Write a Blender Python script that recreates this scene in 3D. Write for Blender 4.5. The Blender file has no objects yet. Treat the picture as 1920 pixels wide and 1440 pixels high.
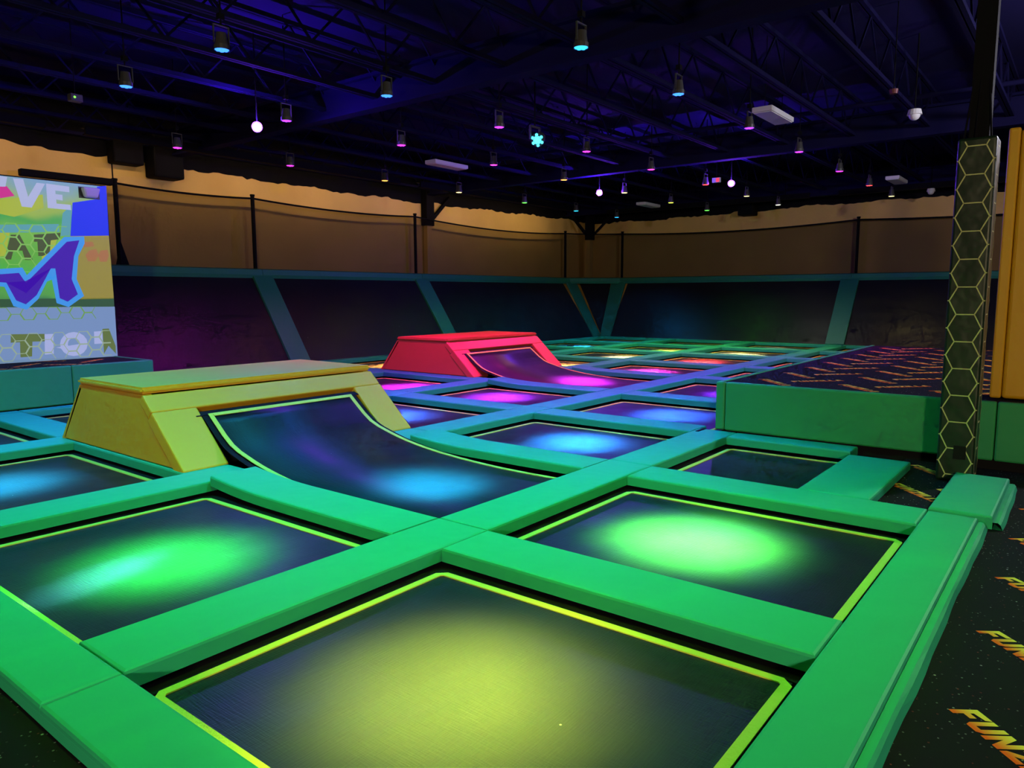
import bpy, bmesh, math, random
from mathutils import Vector, Matrix

random.seed(7)
scene = bpy.context.scene
COL = scene.collection
R2D = math.radians

# ------------------------------------------------------------------ camera
F_PX, PITCH, ROLL, YAW = 1375.9, 0.12116, 0.00326, 0.66681
CAM_H = 1.5
def cam_matrix():
    cp, sp, cr, sr = math.cos(PITCH), math.sin(PITCH), math.cos(ROLL), math.sin(ROLL)
    fwd = Vector((0, cp, -sp)); right = Vector((1, 0, 0)); down = Vector((0, -sp, -cp))
    r2 = right * cr + down * sr; d2 = down * cr - right * sr
    u = Vector((math.sin(YAW), math.cos(YAW), 0)); v = Vector((-math.cos(YAW), math.sin(YAW), 0)); z = Vector((0, 0, 1))
    t = lambda a: Vector((a.dot(u), a.dot(v), a.dot(z)))
    r2, d2, fwd = t(r2), t(d2), t(fwd)
    m = Matrix((( r2.x, -d2.x, -fwd.x, 0), (r2.y, -d2.y, -fwd.y, 0), (r2.z, -d2.z, -fwd.z, CAM_H), (0, 0, 0, 1)))
    return m
cam_data = bpy.data.cameras.new('camera')
cam_data.sensor_width = 36.0
cam_data.lens = F_PX / 1920 * 36.0
cam_data.clip_start = 0.05
cam = bpy.data.objects.new('camera', cam_data)
COL.objects.link(cam)
cam.matrix_world = cam_matrix()
scene.camera = cam

# ------------------------------------------------------------------ world, exposure
world = bpy.data.worlds.new('hall_dark'); scene.world = world
world.use_nodes = True
bg = world.node_tree.nodes['Background']
bg.inputs[0].default_value = (0.30, 0.33, 0.60, 1)
bg.inputs[1].default_value = 0.012
vs = scene.view_settings
vs.view_transform = 'Standard'; vs.look = 'None'; vs.gamma = 1.0; vs.use_curve_mapping = False
vs.exposure = 0.0
scene.cycles.use_denoising = True
scene.cycles.max_bounces = 4
scene.cycles.diffuse_bounces = 2
scene.cycles.glossy_bounces = 2
scene.cycles.transparent_max_bounces = 6
scene.cycles.sample_clamp_indirect = 3.0
scene.cycles.use_adaptive_sampling = True
scene.cycles.adaptive_threshold = 0.06
scene.cycles.adaptive_min_samples = 10

def add_light(name, kind, loc, energy, color, target=None, **kw):
    d = bpy.data.lights.new(name, kind); d.energy = energy; d.color = color
    for k, v in kw.items(): setattr(d, k, v)
    o = bpy.data.objects.new(name, d); COL.objects.link(o); o.location = loc
    if target is not None:
        o.rotation_euler = (Vector(target) - Vector(loc)).to_track_quat('-Z', 'Y').to_euler()
    return o

# added unseen lamps behind and right of the camera, brightening walls, pads and platform
ADDED_LAMPS = [((-5.5, -3.0, 2.5), 1750, (1.0, 0.76, 0.46)), ((5.0, -5.5, 4.0), 150, (1.0, 0.80, 0.55)), ((11.5, -2.0, 4.2), 700, (0.85, 0.82, 1.0))]
for loc, e, c in ADDED_LAMPS:
    add_light('added_fill_light', 'POINT', loc, e, c, shadow_soft_size=0.25)
# added linear lamps under the joists, there to brighten the yellow walls
WASH = [((1.5, 14.45), 7.6, 0), ((9.8, 14.45), 7.6, 0), ((18.2, 14.45), 7.6, 0), ((23.45, 10.5), 7.0, 1), ((23.45, 2.6), 7.0, 1)]
WALL_FILL_W = 30.0
for (wx, wy), ln, ax in WASH:
    w_ = add_light('added_wall_light', 'AREA', (wx, wy + 0.05, 4.45) if ax == 0 else (wx + 0.05, wy, 4.45), WALL_FILL_W, (1.0, 0.66, 0.34),
                   (wx, 15.9, 3.6) if ax == 0 else (24.9, wy, 3.6), shape='RECTANGLE', size=ln, size_y=0.05)
    if ax == 1: w_.rotation_euler = ((Vector((1.45, 0, -0.85))).to_track_quat('-Z', 'Z')).to_euler(); w_.data.size, w_.data.size_y = 0.05, ln

CORE_W, SPILL_W = 29000.0, 270.0
# ------------------------------------------------------------------ helpers
def lin(c):
    f = lambda x: x / 12.92 if x <= 0.04045 else ((x + 0.055) / 1.055) ** 2.4
    return tuple(f(x / 255.0) for x in c[:3])

def tag(o, label=None, cat=None, group=None, kind=None):
    if label: o['label'] = label
    if cat: o['category'] = cat
    if group: o['group'] = group
    if kind: o['kind'] = kind
    return o

def empty(name, loc=(0, 0, 0), rz=0.0):
    o = bpy.data.objects.new(name, None); COL.objects.link(o)
    o.location = loc; o.rotation_euler = (0, 0, rz); o.empty_display_size = 0.1
    return o

def mesh_obj(name, verts, faces, mat=None, parent=None, smooth=False, loc=None):
    me = bpy.data.meshes.new(name); me.from_pydata([tuple(v) for v in verts], [], faces); me.update()
    if mat: me.materials.append(mat)
    if smooth: me.polygons.foreach_set('use_smooth', [True] * len(me.polygons))
    return link(name, me, parent, loc)

def link(name, me, parent=None, loc=None):
    o = bpy.data.objects.new(name, me); COL.objects.link(o)
    if parent: o.parent = parent
    if loc: o.location = loc
    return o

def bm_obj(name, bm, mat=None, parent=None, smooth=False, loc=None):
    me = bpy.data.meshes.new(name); bmesh.ops.recalc_face_normals(bm, faces=bm.faces[:]); bm.to_mesh(me); bm.free()
    if mat: me.materials.append(mat)
    if smooth: me.polygons.foreach_set('use_smooth', [True] * len(me.polygons))
    return link(name, me, parent, loc)

def bm_box(bm, x0, x1, y0, y1, z0, z1):
    vs_ = [bm.verts.new(p) for p in ((x0, y0, z0), (x1, y0, z0), (x1, y1, z0), (x0, y1, z0), (x0, y0, z1), (x1, y0, z1), (x1, y1, z1), (x0, y1, z1))]
    return [bm.faces.new([vs_[i] for i in f]) for f in ((3, 2, 1, 0), (4, 5, 6, 7), (0, 1, 5, 4), (1, 2, 6, 5), (2, 3, 7, 6), (3, 0, 4, 7))]

def box(name, x0, x1, y0, y1, z0, z1, mat, parent=None, bevel=0.0, seg=2, smooth=None):
    bm = bmesh.new(); bm_box(bm, x0, x1, y0, y1, z0, z1)
    if bevel: bmesh.ops.bevel(bm, geom=bm.edges[:], offset=bevel, segments=seg, affect='EDGES', profile=0.5)
    return bm_obj(name, bm, mat, parent, smooth=False)

def hexa(name, bottom, top, mat, parent=None, bevel=0.0, seg=2):
    """solid from four bottom and four top corners"""
    bm = bmesh.new(); v = [bm.verts.new(p) for p in list(bottom) + list(top)]
    for f in ((3, 2, 1, 0), (4, 5, 6, 7), (0, 1, 5, 4), (1, 2, 6, 5), (2, 3, 7, 6), (3, 0, 4, 7)): bm.faces.new([v[i] for i in f])
    bmesh.ops.recalc_face_normals(bm, faces=bm.faces[:])
    if bevel: bmesh.ops.bevel(bm, geom=bm.edges[:], offset=bevel, segments=seg, affect='EDGES', profile=0.5)
    return bm_obj(name, bm, mat, parent)

def slab(name, quad, thick, mat, parent=None, bevel=0.0):
    """quad of four points given thickness along its normal (behind it)"""
    q = [Vector(p) for p in quad]; n = (q[1] - q[0]).cross(q[3] - q[0]).normalized() * thick
    return hexa(name, [p - n for p in q], q, mat, parent, bevel)

def bm_cyl(bm, p0, p1, r0, r1=None, seg=12, cap=True):
    r1 = r0 if r1 is None else r1
    p0, p1 = Vector(p0), Vector(p1); d = (p1 - p0).normalized()
    a = d.orthogonal().normalized(); b = d.cross(a)
    ra = [bm.verts.new(p0 + (a * math.cos(2 * math.pi * i / seg) + b * math.sin(2 * math.pi * i / seg)) * r0) for i in range(seg)]
    rb = [bm.verts.new(p1 + (a * math.cos(2 * math.pi * i / seg) + b * math.sin(2 * math.pi * i / seg)) * r1) for i in range(seg)]
    for i in range(seg): bm.faces.new((ra[i], ra[(i + 1) % seg], rb[(i + 1) % seg], rb[i]))
    if cap: bm.faces.new(ra[::-1]); bm.faces.new(rb)

def bar(name, p0, p1, r, mat, parent=None, seg=8):
    bm = bmesh.new(); bm_cyl(bm, p0, p1, r, seg=seg); return bm_obj(name, bm, mat, parent)

def beam(bm, p0, p1, w, h):
    """rectangular bar between two points"""
    p0, p1 = Vector(p0), Vector(p1); d = (p1 - p0).normalized()
    up = Vector((0, 0, 1)) if abs(d.z) < 0.95 else Vector((1, 0, 0))
    s = d.cross(up).normalized() * w / 2; t = s.cross(d).normalized() * h / 2
    v = [bm.verts.new(p) for p in (p0 - s - t, p0 + s - t, p0 + s + t, p0 - s + t, p1 - s - t, p1 + s - t, p1 + s + t, p1 - s + t)]
    for f in ((3, 2, 1, 0), (4, 5, 6, 7), (0, 1, 5, 4), (1, 2, 6, 5), (2, 3, 7, 6), (3, 0, 4, 7)): bm.faces.new([v[i] for i in f])

# ------------------------------------------------------------------ materials
MATS = {}
def material(name, color, rough=0.6, spec=0.5, bump=None, var=0.0, var_scale=3.0, emit=None, estr=0.0, stretch=(1, 1, 1), coat=0.0):
    m = bpy.data.materials.new(name); m.use_nodes = True; nt = m.node_tree; b = nt.nodes['Principled BSDF']
    b.inputs['Base Color'].default_value = (*color, 1); b.inputs['Roughness'].default_value = rough
    b.inputs['Specular IOR Level'].default_value = spec
    if coat: b.inputs['Coat Weight'].default_value = coat; b.inputs['Coat Roughness'].default_value = 0.25
    tc = nt.nodes.new('ShaderNodeTexCoord'); mp = nt.nodes.new('ShaderNodeMapping'); mp.inputs['Scale'].default_value = stretch
    geo = nt.nodes.new('ShaderNodeNewGeometry')
    nt.links.new(geo.outputs['Position'], mp.inputs['Vector'])
    if var:
        n = nt.nodes.new('ShaderNodeTexNoise'); n.inputs['Scale'].default_value = var_scale; n.inputs['Detail'].default_value = 4
        nt.links.new(mp.outputs[0], n.inputs['Vector'])
        r = nt.nodes.new('ShaderNodeMapRange'); r.inputs['To Min'].default_value = 1 - var; r.inputs['To Max'].default_value = 1 + var
        nt.links.new(n.outputs['Fac'], r.inputs['Value'])
        mx = nt.nodes.new('ShaderNodeMix'); mx.data_type = 'RGBA'; mx.blend_type = 'MULTIPLY'; mx.inputs['Factor'].default_value = 1
        mx.inputs['A'].default_value = (*color, 1); nt.links.new(r.outputs[0], mx.inputs['B']); nt.links.new(mx.outputs['Result'], b.inputs['Base Color'])
    if bump:
        sc_, st, det = bump
        n2 = nt.nodes.new('ShaderNodeTexNoise'); n2.inputs['Scale'].default_value = sc_; n2.inputs['Detail'].default_value = det
        nt.links.new(mp.outputs[0], n2.inputs['Vector'])
        bp = nt.nodes.new('ShaderNodeBump'); bp.inputs['Strength'].default_value = st; bp.inputs['Distance'].default_value = 0.02
        nt.links.new(n2.outputs['Fac'], bp.inputs['Height']); nt.links.new(bp.outputs[0], b.inputs['Normal'])
    if emit: b.inputs['Emission Color'].default_value = (*emit, 1); b.inputs['Emission Strength'].default_value = estr
    MATS[name] = m
    return m

M_PAD = material('green_vinyl', (0.026, 0.45, 0.23), 0.55, 0.2, bump=(7, 0.25, 1))
M_PLAT = material('platform_green_vinyl', (0.03, 0.36, 0.11), 0.55, 0.3, bump=(3.5, 0.45, 2), var=0.15, var_scale=1.5, stretch=(1, 1, 1.4))
M_YEL = material('yellow_vinyl', (0.92, 0.47, 0.018), 0.5, 0.35, bump=(5, 0.35, 2))
M_POST = material('yellow_post_vinyl', (0.70, 0.38, 0.008), 0.45, 0.4, bump=(4, 0.3, 3), var=0.06)
M_RED = material('red_vinyl', (0.72, 0.10, 0.04), 0.5, 0.4, bump=(5, 0.3, 3), var=0.06)
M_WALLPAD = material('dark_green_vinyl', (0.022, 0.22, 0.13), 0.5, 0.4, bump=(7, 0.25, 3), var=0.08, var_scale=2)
M_BORDER = material('yellow_webbing', (0.80, 0.72, 0.10), 0.7, 0.2, bump=(60, 0.3, 2))
M_BLACK = material('black_vinyl', (0.006, 0.006, 0.008), 0.8, 0.2)
M_STEEL = material('black_steel', (0.004, 0.004, 0.006), 0.8, 0.1)
M_CEIL = material('black_painted_ceiling', (0.011, 0.009, 0.055), 0.9, 0.1)
M_JOIST = material('black_painted_joist', (0.008, 0.007, 0.040), 0.9, 0.05)
M_WALL = material('yellow_block_wall', (0.86, 0.58, 0.17), 0.85, 0.2, bump=(14, 0.25, 4), var=0.18, var_scale=0.8)
M_WHITE = material('white_plastic', (0.75, 0.75, 0.75), 0.5, 0.4)
M_HEXG = material('dark_green_hexagon_vinyl', (0.006, 0.021, 0.009), 0.36, 0.5, bump=(5, 0.5, 2))
M_HEXL = material('pale_yellow_print', (0.55, 0.58, 0.24), 0.5, 0.3)
M_CAN = material('lamp_housing', (0.05, 0.05, 0.05), 0.4, 0.5)

def mat_bed():
    m = bpy.data.materials.new('trampoline_mat_weave'); m.use_nodes = True; nt = m.node_tree; b = nt.nodes['Principled BSDF']
    b.inputs['Roughness'].default_value = 0.42; b.inputs['Specular IOR Level'].default_value = 0.28
    geo = nt.nodes.new('ShaderNodeNewGeometry')
    def noise(scale, stretch, det=3):
        mp = nt.nodes.new('ShaderNodeMapping'); mp.inputs['Scale'].default_value = stretch
        nt.links.new(geo.outputs['Position'], mp.inputs['Vector'])
        n = nt.nodes.new('ShaderNodeTexNoise'); n.inputs['Scale'].default_value = scale; n.inputs['Detail'].default_value = det
        nt.links.new(mp.outputs[0], n.inputs['Vector']); return n
    a, c = noise(9, (1, 14, 1), 1), noise(9, (14, 1, 1), 1); w = noise(2.2, (1, 1, 1), 2)
    add = nt.nodes.new('ShaderNodeMath'); add.operation = 'ADD'; nt.links.new(a.outputs['Fac'], add.inputs[0]); nt.links.new(c.outputs['Fac'], add.inputs[1])
    bp = nt.nodes.new('ShaderNodeBump'); bp.inputs['Strength'].default_value = 0.22; bp.inputs['Distance'].default_value = 0.006
    nt.links.new(add.outputs[0], bp.inputs['Height']); nt.links.new(bp.outputs[0], b.inputs['Normal'])
    r = nt.nodes.new('ShaderNodeMapRange'); r.inputs['From Min'].default_value = 0.3; r.inputs['From Max'].default_value = 0.7
    r.inputs['To Min'].default_value = 0.36; r.inputs['To Max'].default_value = 0.50
    nt.links.new(w.outputs['Fac'], r.inputs['Value']); nt.links.new(r.outputs[0], b.inputs['Roughness'])
    # lint specks
    vo = nt.nodes.new('ShaderNodeTexVoronoi'); vo.inputs['Scale'].default_value = 3.0; nt.links.new(geo.outputs['Position'], vo.inputs['Vector'])
    lt = nt.nodes.new('ShaderNodeMath'); lt.operation = 'LESS_THAN'; lt.inputs[1].default_value = 0.015; nt.links.new(vo.outputs['Distance'], lt.inputs[0])
    mx = nt.nodes.new('ShaderNodeMix'); mx.data_type = 'RGBA'; mx.inputs['A'].default_value = (0.013, 0.014, 0.018, 1); mx.inputs['B'].default_value = (0.5, 0.5, 0.45, 1)
    nt.links.new(lt.outputs[0], mx.inputs['Factor']); nt.links.new(mx.outputs['Result'], b.inputs['Base Color'])
    return m
M_BED = mat_bed()

def mat_carpet():
    m = bpy.data.materials.new('black_speckled_carpet'); m.use_nodes = True; nt = m.node_tree; b = nt.nodes['Principled BSDF']
    b.inputs['Roughness'].default_value = 0.95; b.inputs['Specular IOR Level'].default_value = 0.1
    geo = nt.nodes.new('ShaderNodeNewGeometry')
    base = (0.010, 0.010, 0.012, 1)
    prev = None
    for sc_, th, colr in ((34, 0.13, (0.28, 0.28, 0.27, 1)), (22, 0.09, (0.30, 0.06, 0.05, 1)), (14, 0.07, (0.6, 0.6, 0.56, 1))):
        vo = nt.nodes.new('ShaderNodeTexVoronoi'); vo.inputs['Scale'].default_value = sc_; nt.links.new(geo.outputs['Position'], vo.inputs['Vector'])
        lt = nt.nodes.new('ShaderNodeMath'); lt.operation = 'LESS_THAN'; lt.inputs[1].default_value = th; nt.links.new(vo.outputs['Distance'], lt.inputs[0])
        sep = nt.nodes.new('ShaderNodeSeparateColor'); nt.links.new(vo.outputs['Color'], sep.inputs[0])
        g = nt.nodes.new('ShaderNodeMath'); g.operation = 'MULTIPLY'; nt.links.new(lt.outputs[0], g.inputs[0]); nt.links.new(sep.outputs[0], g.inputs[1])
        mx = nt.nodes.new('ShaderNodeMix'); mx.data_type = 'RGBA'; mx.inputs['B'].default_value = colr
        if prev is None: mx.inputs['A'].default_value = base
        else: nt.links.new(prev, mx.inputs['A'])
        nt.links.new(g.outputs[0], mx.inputs['Factor']); prev = mx.outputs['Result']
    nt.links.new(prev, b.inputs['Base Color'])
    return m
M_CARPET = mat_carpet()

def mat_word():
    m = bpy.data.materials.new('orange_yellow_carpet_print'); m.use_nodes = True; nt = m.node_tree; b = nt.nodes['Principled BSDF']
    b.inputs['Roughness'].default_value = 0.9; b.inputs['Specular IOR Level'].default_value = 0.1
    tc = nt.nodes.new('ShaderNodeTexCoord'); sep = nt.nodes.new('ShaderNodeSeparateXYZ'); nt.links.new(tc.outputs['Object'], sep.inputs[0])
    mr = nt.nodes.new('ShaderNodeMapRange'); mr.inputs['From Max'].default_value = 0.11; nt.links.new(sep.outputs['Y'], mr.inputs['Value'])
    cr = nt.nodes.new('ShaderNodeValToRGB'); e = cr.color_ramp.elements
    e[0].position = 0.1; e[0].color = (1.0, 0.13, 0.01, 1); e[1].position = 0.95; e[1].color = (1.0, 0.75, 0.10, 1)
    nt.links.new(mr.outputs[0], cr.inputs[0]); nt.links.new(cr.outputs[0], b.inputs['Base Color'])
    return m
M_WORD = mat_word()

def mat_net():
    m = bpy.data.materials.new('black_safety_netting'); m.use_nodes = True; nt = m.node_tree
    for n in list(nt.nodes): nt.nodes.remove(n)
    out = nt.nodes.new('ShaderNodeOutputMaterial'); mix = nt.nodes.new('ShaderNodeMixShader'); tr = nt.nodes.new('ShaderNodeBsdfTransparent')
    df = nt.nodes.new('ShaderNodeBsdfDiffuse'); df.inputs['Color'].default_value = (0.012, 0.009, 0.008, 1)
    mix.inputs[0].default_value = 0.48
    nt.links.new(tr.outputs[0], mix.inputs[1]); nt.links.new(df.outputs[0], mix.inputs[2]); nt.links.new(mix.outputs[0], out.inputs[0])
    return m
M_NET = mat_net()

def emit_mat(name, color, strength):
    m = bpy.data.materials.new(name); m.use_nodes = True; nt = m.node_tree; b = nt.nodes['Principled BSDF']
    b.inputs['Base Color'].default_value = (0.02, 0.02, 0.02, 1); b.inputs['Emission Color'].default_value = (*color, 1); b.inputs['Emission Strength'].default_value = strength
    return m

# ------------------------------------------------------------------ layout
PW = 0.215                                   # half width of a pad
XL = [1.07, 3.28, 5.52, 7.70, 9.95, 12.6, 15.0, 17.65, 20.3, 22.85]
YL = [0.65, 3.17, 5.76, 8.42, 11.10, 13.80]
ORD = ['first', 'second', 'third', 'fourth', 'fifth', 'sixth', 'seventh', 'eighth', 'ninth', 'tenth']
CARPET_Z = -0.07
PLAT_Z = 0.53
BED_Z = -0.115

# ------------------------------------------------------------------ setting: floor, walls, ceiling
fl = box('floor', -6, 27, -8, 18, -1.0, -0.9, M_BLACK); tag(fl, 'black pit floor under the trampolines', kind='structure')
def carpet_deck(name, x0, x1, y0, y1, label):
    o = box(name, x0, x1, y0, y1, -0.9, CARPET_Z, M_CARPET); tag(o, label, kind='structure'); return o
deck_right = carpet_deck('floor_walkway', -6, 7.72, -8, 0.60, 'black speckled carpet with orange lettering along the right edge')
deck_left = carpet_deck('floor_entry', -6, 1.02, 0.60, 18, 'black speckled carpet at the lower left corner')
deck_gap = carpet_deck('floor_gap', 5.70, 7.72, 0.60, 1.30, 'small patch of lettered carpet at the foot of the hexagon post')

carpet_deck('floor_far', 15.0, 23.0, -8, 3.20, 'black speckled carpet beyond the low platform')
WALL_Y, WALL_X, WALL_TOP = 15.9, 24.9, 4.25
wl = box('wall_left', -6, 27, WALL_Y, WALL_Y + 0.2, -1, 6.0, M_WALL); tag(wl, kind='structure')
wr = box('wall_right', WALL_X, WALL_X + 0.2, -8, WALL_Y, -1, 6.0, M_WALL); tag(wr, kind='structure')
def ragged_band(name, along_x, a0, a1, off, parent):
    """the black paint above the yellow band, with an uneven lower edge"""
    n = int((a1 - a0) / 0.12); bm = bmesh.new(); rows = []
    for i in range(n + 1):
        a = a0 + (a1 - a0) * i / n
        z = WALL_TOP + 0.10 * math.sin(a * 0.33) * 0.5 + random.uniform(-0.025, 0.025) + (0.04 if (int(a * 1.3) % 3 == 0) else 0)
        P = []
        for d in (0.0, 0.02):
            for zz in (z, 6.0):
                P.append(bm.verts.new((a, off - d, zz) if along_x else (off - d, a, zz)))
        rows.append(P)
    for p, q in zip(rows, rows[1:]):
        bm.faces.new((p[2], q[2], q[3], p[3])); bm.faces.new((p[0], q[0], q[2], p[2]))
    o = bm_obj(name, bm, M_STEEL, parent); return o
ragged_band('black_paint_band', True, -6, WALL_X, WALL_Y, wl)
ragged_band('black_paint_band', False, -8, WALL_Y, WALL_X, wr)
# vertical panel joints of the yellow wall
for x in (7.05,):
    box('wall_joint', x - 0.012, x + 0.012, WALL_Y - 0.008, WALL_Y + 0.01, 1.5, 4.3, M_BLACK, wl)

ce = box('ceiling', -6, 27, -8, 18, 5.5, 5.6, M_CEIL); tag(ce, 'dark ceiling deck with steel joists', kind='structure')
for x in (0.4, 8.2, 16.0, 23.6):
    bm = bmesh.new(); beam(bm, (x, -8, 4.45), (x, 15.88, 4.45), 0.22, 0.05); beam(bm, (x, -8, 4.70), (x, 15.88, 4.70), 0.03, 0.46); beam(bm, (x, -8, 4.95), (x, 15.88, 4.95), 0.22, 0.05)
    bm_obj('ceiling_girder', bm, M_JOIST, ce)
jm = None
for k in range(12):
    y = 1.4 + 1.3 * k - 0.02
    if jm is None:
        bm = bmesh.new()
        for s in (-0.035, 0.035):
            beam(bm, (-6, s, 4.62), (24.85, s, 4.62), 0.05, 0.06)
            beam(bm, (-6, s, 5.30), (24.85, s, 5.30), 0.05, 0.06)
        x = -6.0; up = False
        while x < 24.6:
            z0, z1 = (4.64, 5.28) if not up else (5.28, 4.64)
            beam(bm, (x, 0, z0), (x + 0.6, 0, z1), 0.025, 0.025); x += 0.6; up = not up
        j = bm_obj('ceiling_joist', bm, M_JOIST, ce); jm = j.data
    else: j = link('ceiling_joist', jm, ce)
    j.location = (0, y, 0)
# dark duct and sprinkler main
bm = bmesh.new(); bm_cyl(bm, (-6, 8.6, 4.85), (24.8, 8.6, 4.85), 0.05, seg=10); bm_obj('sprinkler_pipe', bm, M_JOIST, ce)
bm = bmesh.new(); bm_cyl(bm, (14.2, -6, 4.75), (14.2, 15.8, 4.75), 0.04, seg=10); bm_obj('sprinkler_pipe', bm, M_JOIST, ce)

# ------------------------------------------------------------------ padding between the mats
def pad_box(name, x0, x1, y0, y1, label, group, z0=-0.085, z1=0.0, mat=None, puff=0.008, nx=None):
    """a stuffed pad: rounded edges, slightly crowned top"""
    lx, ly = x1 - x0, y1 - y0
    bm = bmesh.new(); bm_box(bm, 0, lx, 0, ly, z0, z1)
    bmesh.ops.bevel(bm, geom=[e for e in bm.edges if all(v.co.z > z1 - 1e-4 for v in e.verts)], offset=0.016, segments=2, affect='EDGES', profile=0.5)
    o = bm_obj(name, bm, mat or M_PAD, None, loc=(x0, y0, 0)); tag(o, label, 'pad', group); return o

G = 0.004
wedges = {(1, 2): 'yellow', (4, 3): 'red'}
ramp_beds = {(1, 1): 'yellow', (4, 2): 'red'}
def cell_used(c, r):
    if r == 0: return c <= 1 or c == 2
    if r == 4 and c <= 1: return False
    return True
def row_name(r): return f'{ORD[r]} row'
# pads running along X, between rows
for r in range(0, 6):
    for c in range(9):
        if r == 0 and c > 1: continue
        if r == 1 and c > 2: continue
        if r == 5 and c <= 1: continue
        x0, x1 = XL[c] + PW + G, XL[c + 1] + PW
        if c == 0: x0 = 1.22 + G
        if (c, r) in ((1, 2), (4, 3)): x0 = XL[c + 1] - PW + G      # the mat sweeps through here; only the crossing is padded
        y0, y1 = YL[r] - PW, YL[r] + PW
        if r == 0: y0, y1 = 0.50, 0.80; 
        if r == 0:
            if c == 1: continue
            x0, x1 = 0.92, 5.70
        if r == 1 and c == 2: x1 = 7.712
        if r == 5: y0, y1 = 13.62, 13.95
        if r == 4 and c <= 1: y1 = 11.08
        if r == 0: lab = 'long green edge pad along the right-hand lettered carpet'
        elif r == 5: lab = f'green edge pad at the foot of the left wall mats, {ORD[c]} from the near end'
        else: lab = f'green foam pad lying between the {ORD[r-1]} and {ORD[r]} rows at their {ORD[c]} mats'
        pad_box('frame_pad', x0, x1, y0, y1, lab, 'pads running between the rows')
# pads running along Y, between mats of a row
def curved_pad(x0, x1, y0, y1, label, group, lift=0.045, start=0.62):
    n = 14; V = []; Fc = []
    prof = [(0.0, -0.085), (0.0, -0.016), (0.005, -0.005), (0.016, 0.0), (1 - 0.016, 0.0), (1 - 0.005, -0.005), (1, -0.016), (1, -0.085)]
    for i in range(n + 1):
        t = i / n; y = y0 + (y1 - y0) * t; k = max(0, (t - start) / (1 - start)); dz = lift * k * k
        for (px, pz) in prof:
            x = x0 + (px if px < 0.5 else (x1 - x0) - (1 - px)) 
            V.append((x - x0, y - y0, pz + dz))
    m = len(prof)
    for i in range(n):
        for j in range(m):
            Fc.append((i * m + j, i * m + (j + 1) % m, (i + 1) * m + (j + 1) % m, (i + 1) * m + j))
    Fc.append(tuple(range(m))[::-1]); Fc.append(tuple(n * m + j for j in range(m)))
    o = mesh_obj('frame_pad', V, Fc, M_PAD, loc=(x0, y0, 0)); tag(o, label, 'pad', group); return o
for r in range(0, 5):
    for c in range(10):
        if r == 0 and c > 2: continue
        if r == 4 and c <= 1: continue
        if r == 4 and c == 2: pass
        x0, x1 = XL[c] - PW, XL[c] + PW
        if c == 9: x0, x1 = 22.70, 23.0
        y0, y1 = YL[r] + PW + G, YL[r + 1] - PW - G
        if c == 0: x0, x1 = 0.92, 1.22; y0 = YL[r] - PW
        if r == 0: y0 = 0.80 + G
        if r == 4: y1 = 13.62 - G
        if r == 1 and c >= 4: y0 = 3.22
        if r == 0 and c == 2: y1 = YL[1] - PW - G
        if c == 0: lab = f'green edge pad along the lower-left carpet at the {ORD[r]} row'
        elif c == 9: lab = f'green edge pad at the foot of the far wall at the {ORD[r]} row'
        else: lab = f'green foam pad lying between the {ORD[c-1]} and {ORD[c]} mats of the {ORD[r]} row'
        if (r == 1 and c in (1, 2)) or (r == 2 and c in (4, 5)):
            curved_pad(x0, x1, y0, y1, lab.replace('green foam pad lying', 'bent green pad'), 'pads running between the mats')
        else:
            pad_box('frame_pad', x0, x1, y0, y1, lab, 'pads running between the mats')
# odd pads around the small mat and the hexagon post
pad_box('frame_pad', 5.74, 7.28, 1.18, 1.70, 'wide green pad between the small unlit mat and the post', 'pads round the small mat')
pad_box('frame_pad', 7.42, 7.71, 1.72, 2.95, 'narrow green pad along the foot of the green platform', 'pads round the small mat')
pad_box('frame_pad', 5.72, 7.00, 0.42, 0.80, 'green pad leading from the right corner to the hexagon post', 'pads round the small mat', z1=0.02)
# skirts hanging from the outer pads
def skirt(name, p0, p1, out, label, k=1.0):
    n = 24; V = []; Fc = []
    a, b_ = Vector(p0), Vector(p1); o_ = Vector(out) * k
    for i in range(n + 1):
        p = a.lerp(b_, i / n); dd = (p - a).length; w = 0.0015 * math.sin(dd * 9.0) + 0.002 * math.sin(dd * 3.3)
        V += [p + o_ * 0.002 + Vector((0, 0, -0.022)), p + o_ * (0.016 + w) + Vector((0, 0, -0.035)), p + o_ * (0.030 + w * 2) + Vector((0, 0, CARPET_Z + 0.002)), p + o_ * -0.03 + Vector((0, 0, CARPET_Z + 0.002)), p + o_ * -0.03 + Vector((0, 0, -0.022))]
    for i in range(n):
        for j in range(5): Fc.append((i * 5 + j, i * 5 + (j + 1) % 5, (i + 1) * 5 + (j + 1) % 5, (i + 1) * 5 + j))
    ob = mesh_obj(name, V, Fc, M_PAD); tag(ob, label, 'skirt'); return ob
skirt('pad_skirt', (0.92, 0.468, 0), (5.70, 0.468, 0), (0, -1, 0), 'green vinyl skirt below the long right-hand edge pad')
skirt('pad_skirt', (5.72, 0.39, 0), (7.0, 0.39, 0), (0, -1, 0), 'short green vinyl skirt beside the hexagon post')
skirt('pad_skirt', (0.925, 0.52, 0), (0.925, 11.0, 0), (-1, 0, 0), 'green vinyl skirt below the lower-left edge pad', 0.35)

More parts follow.
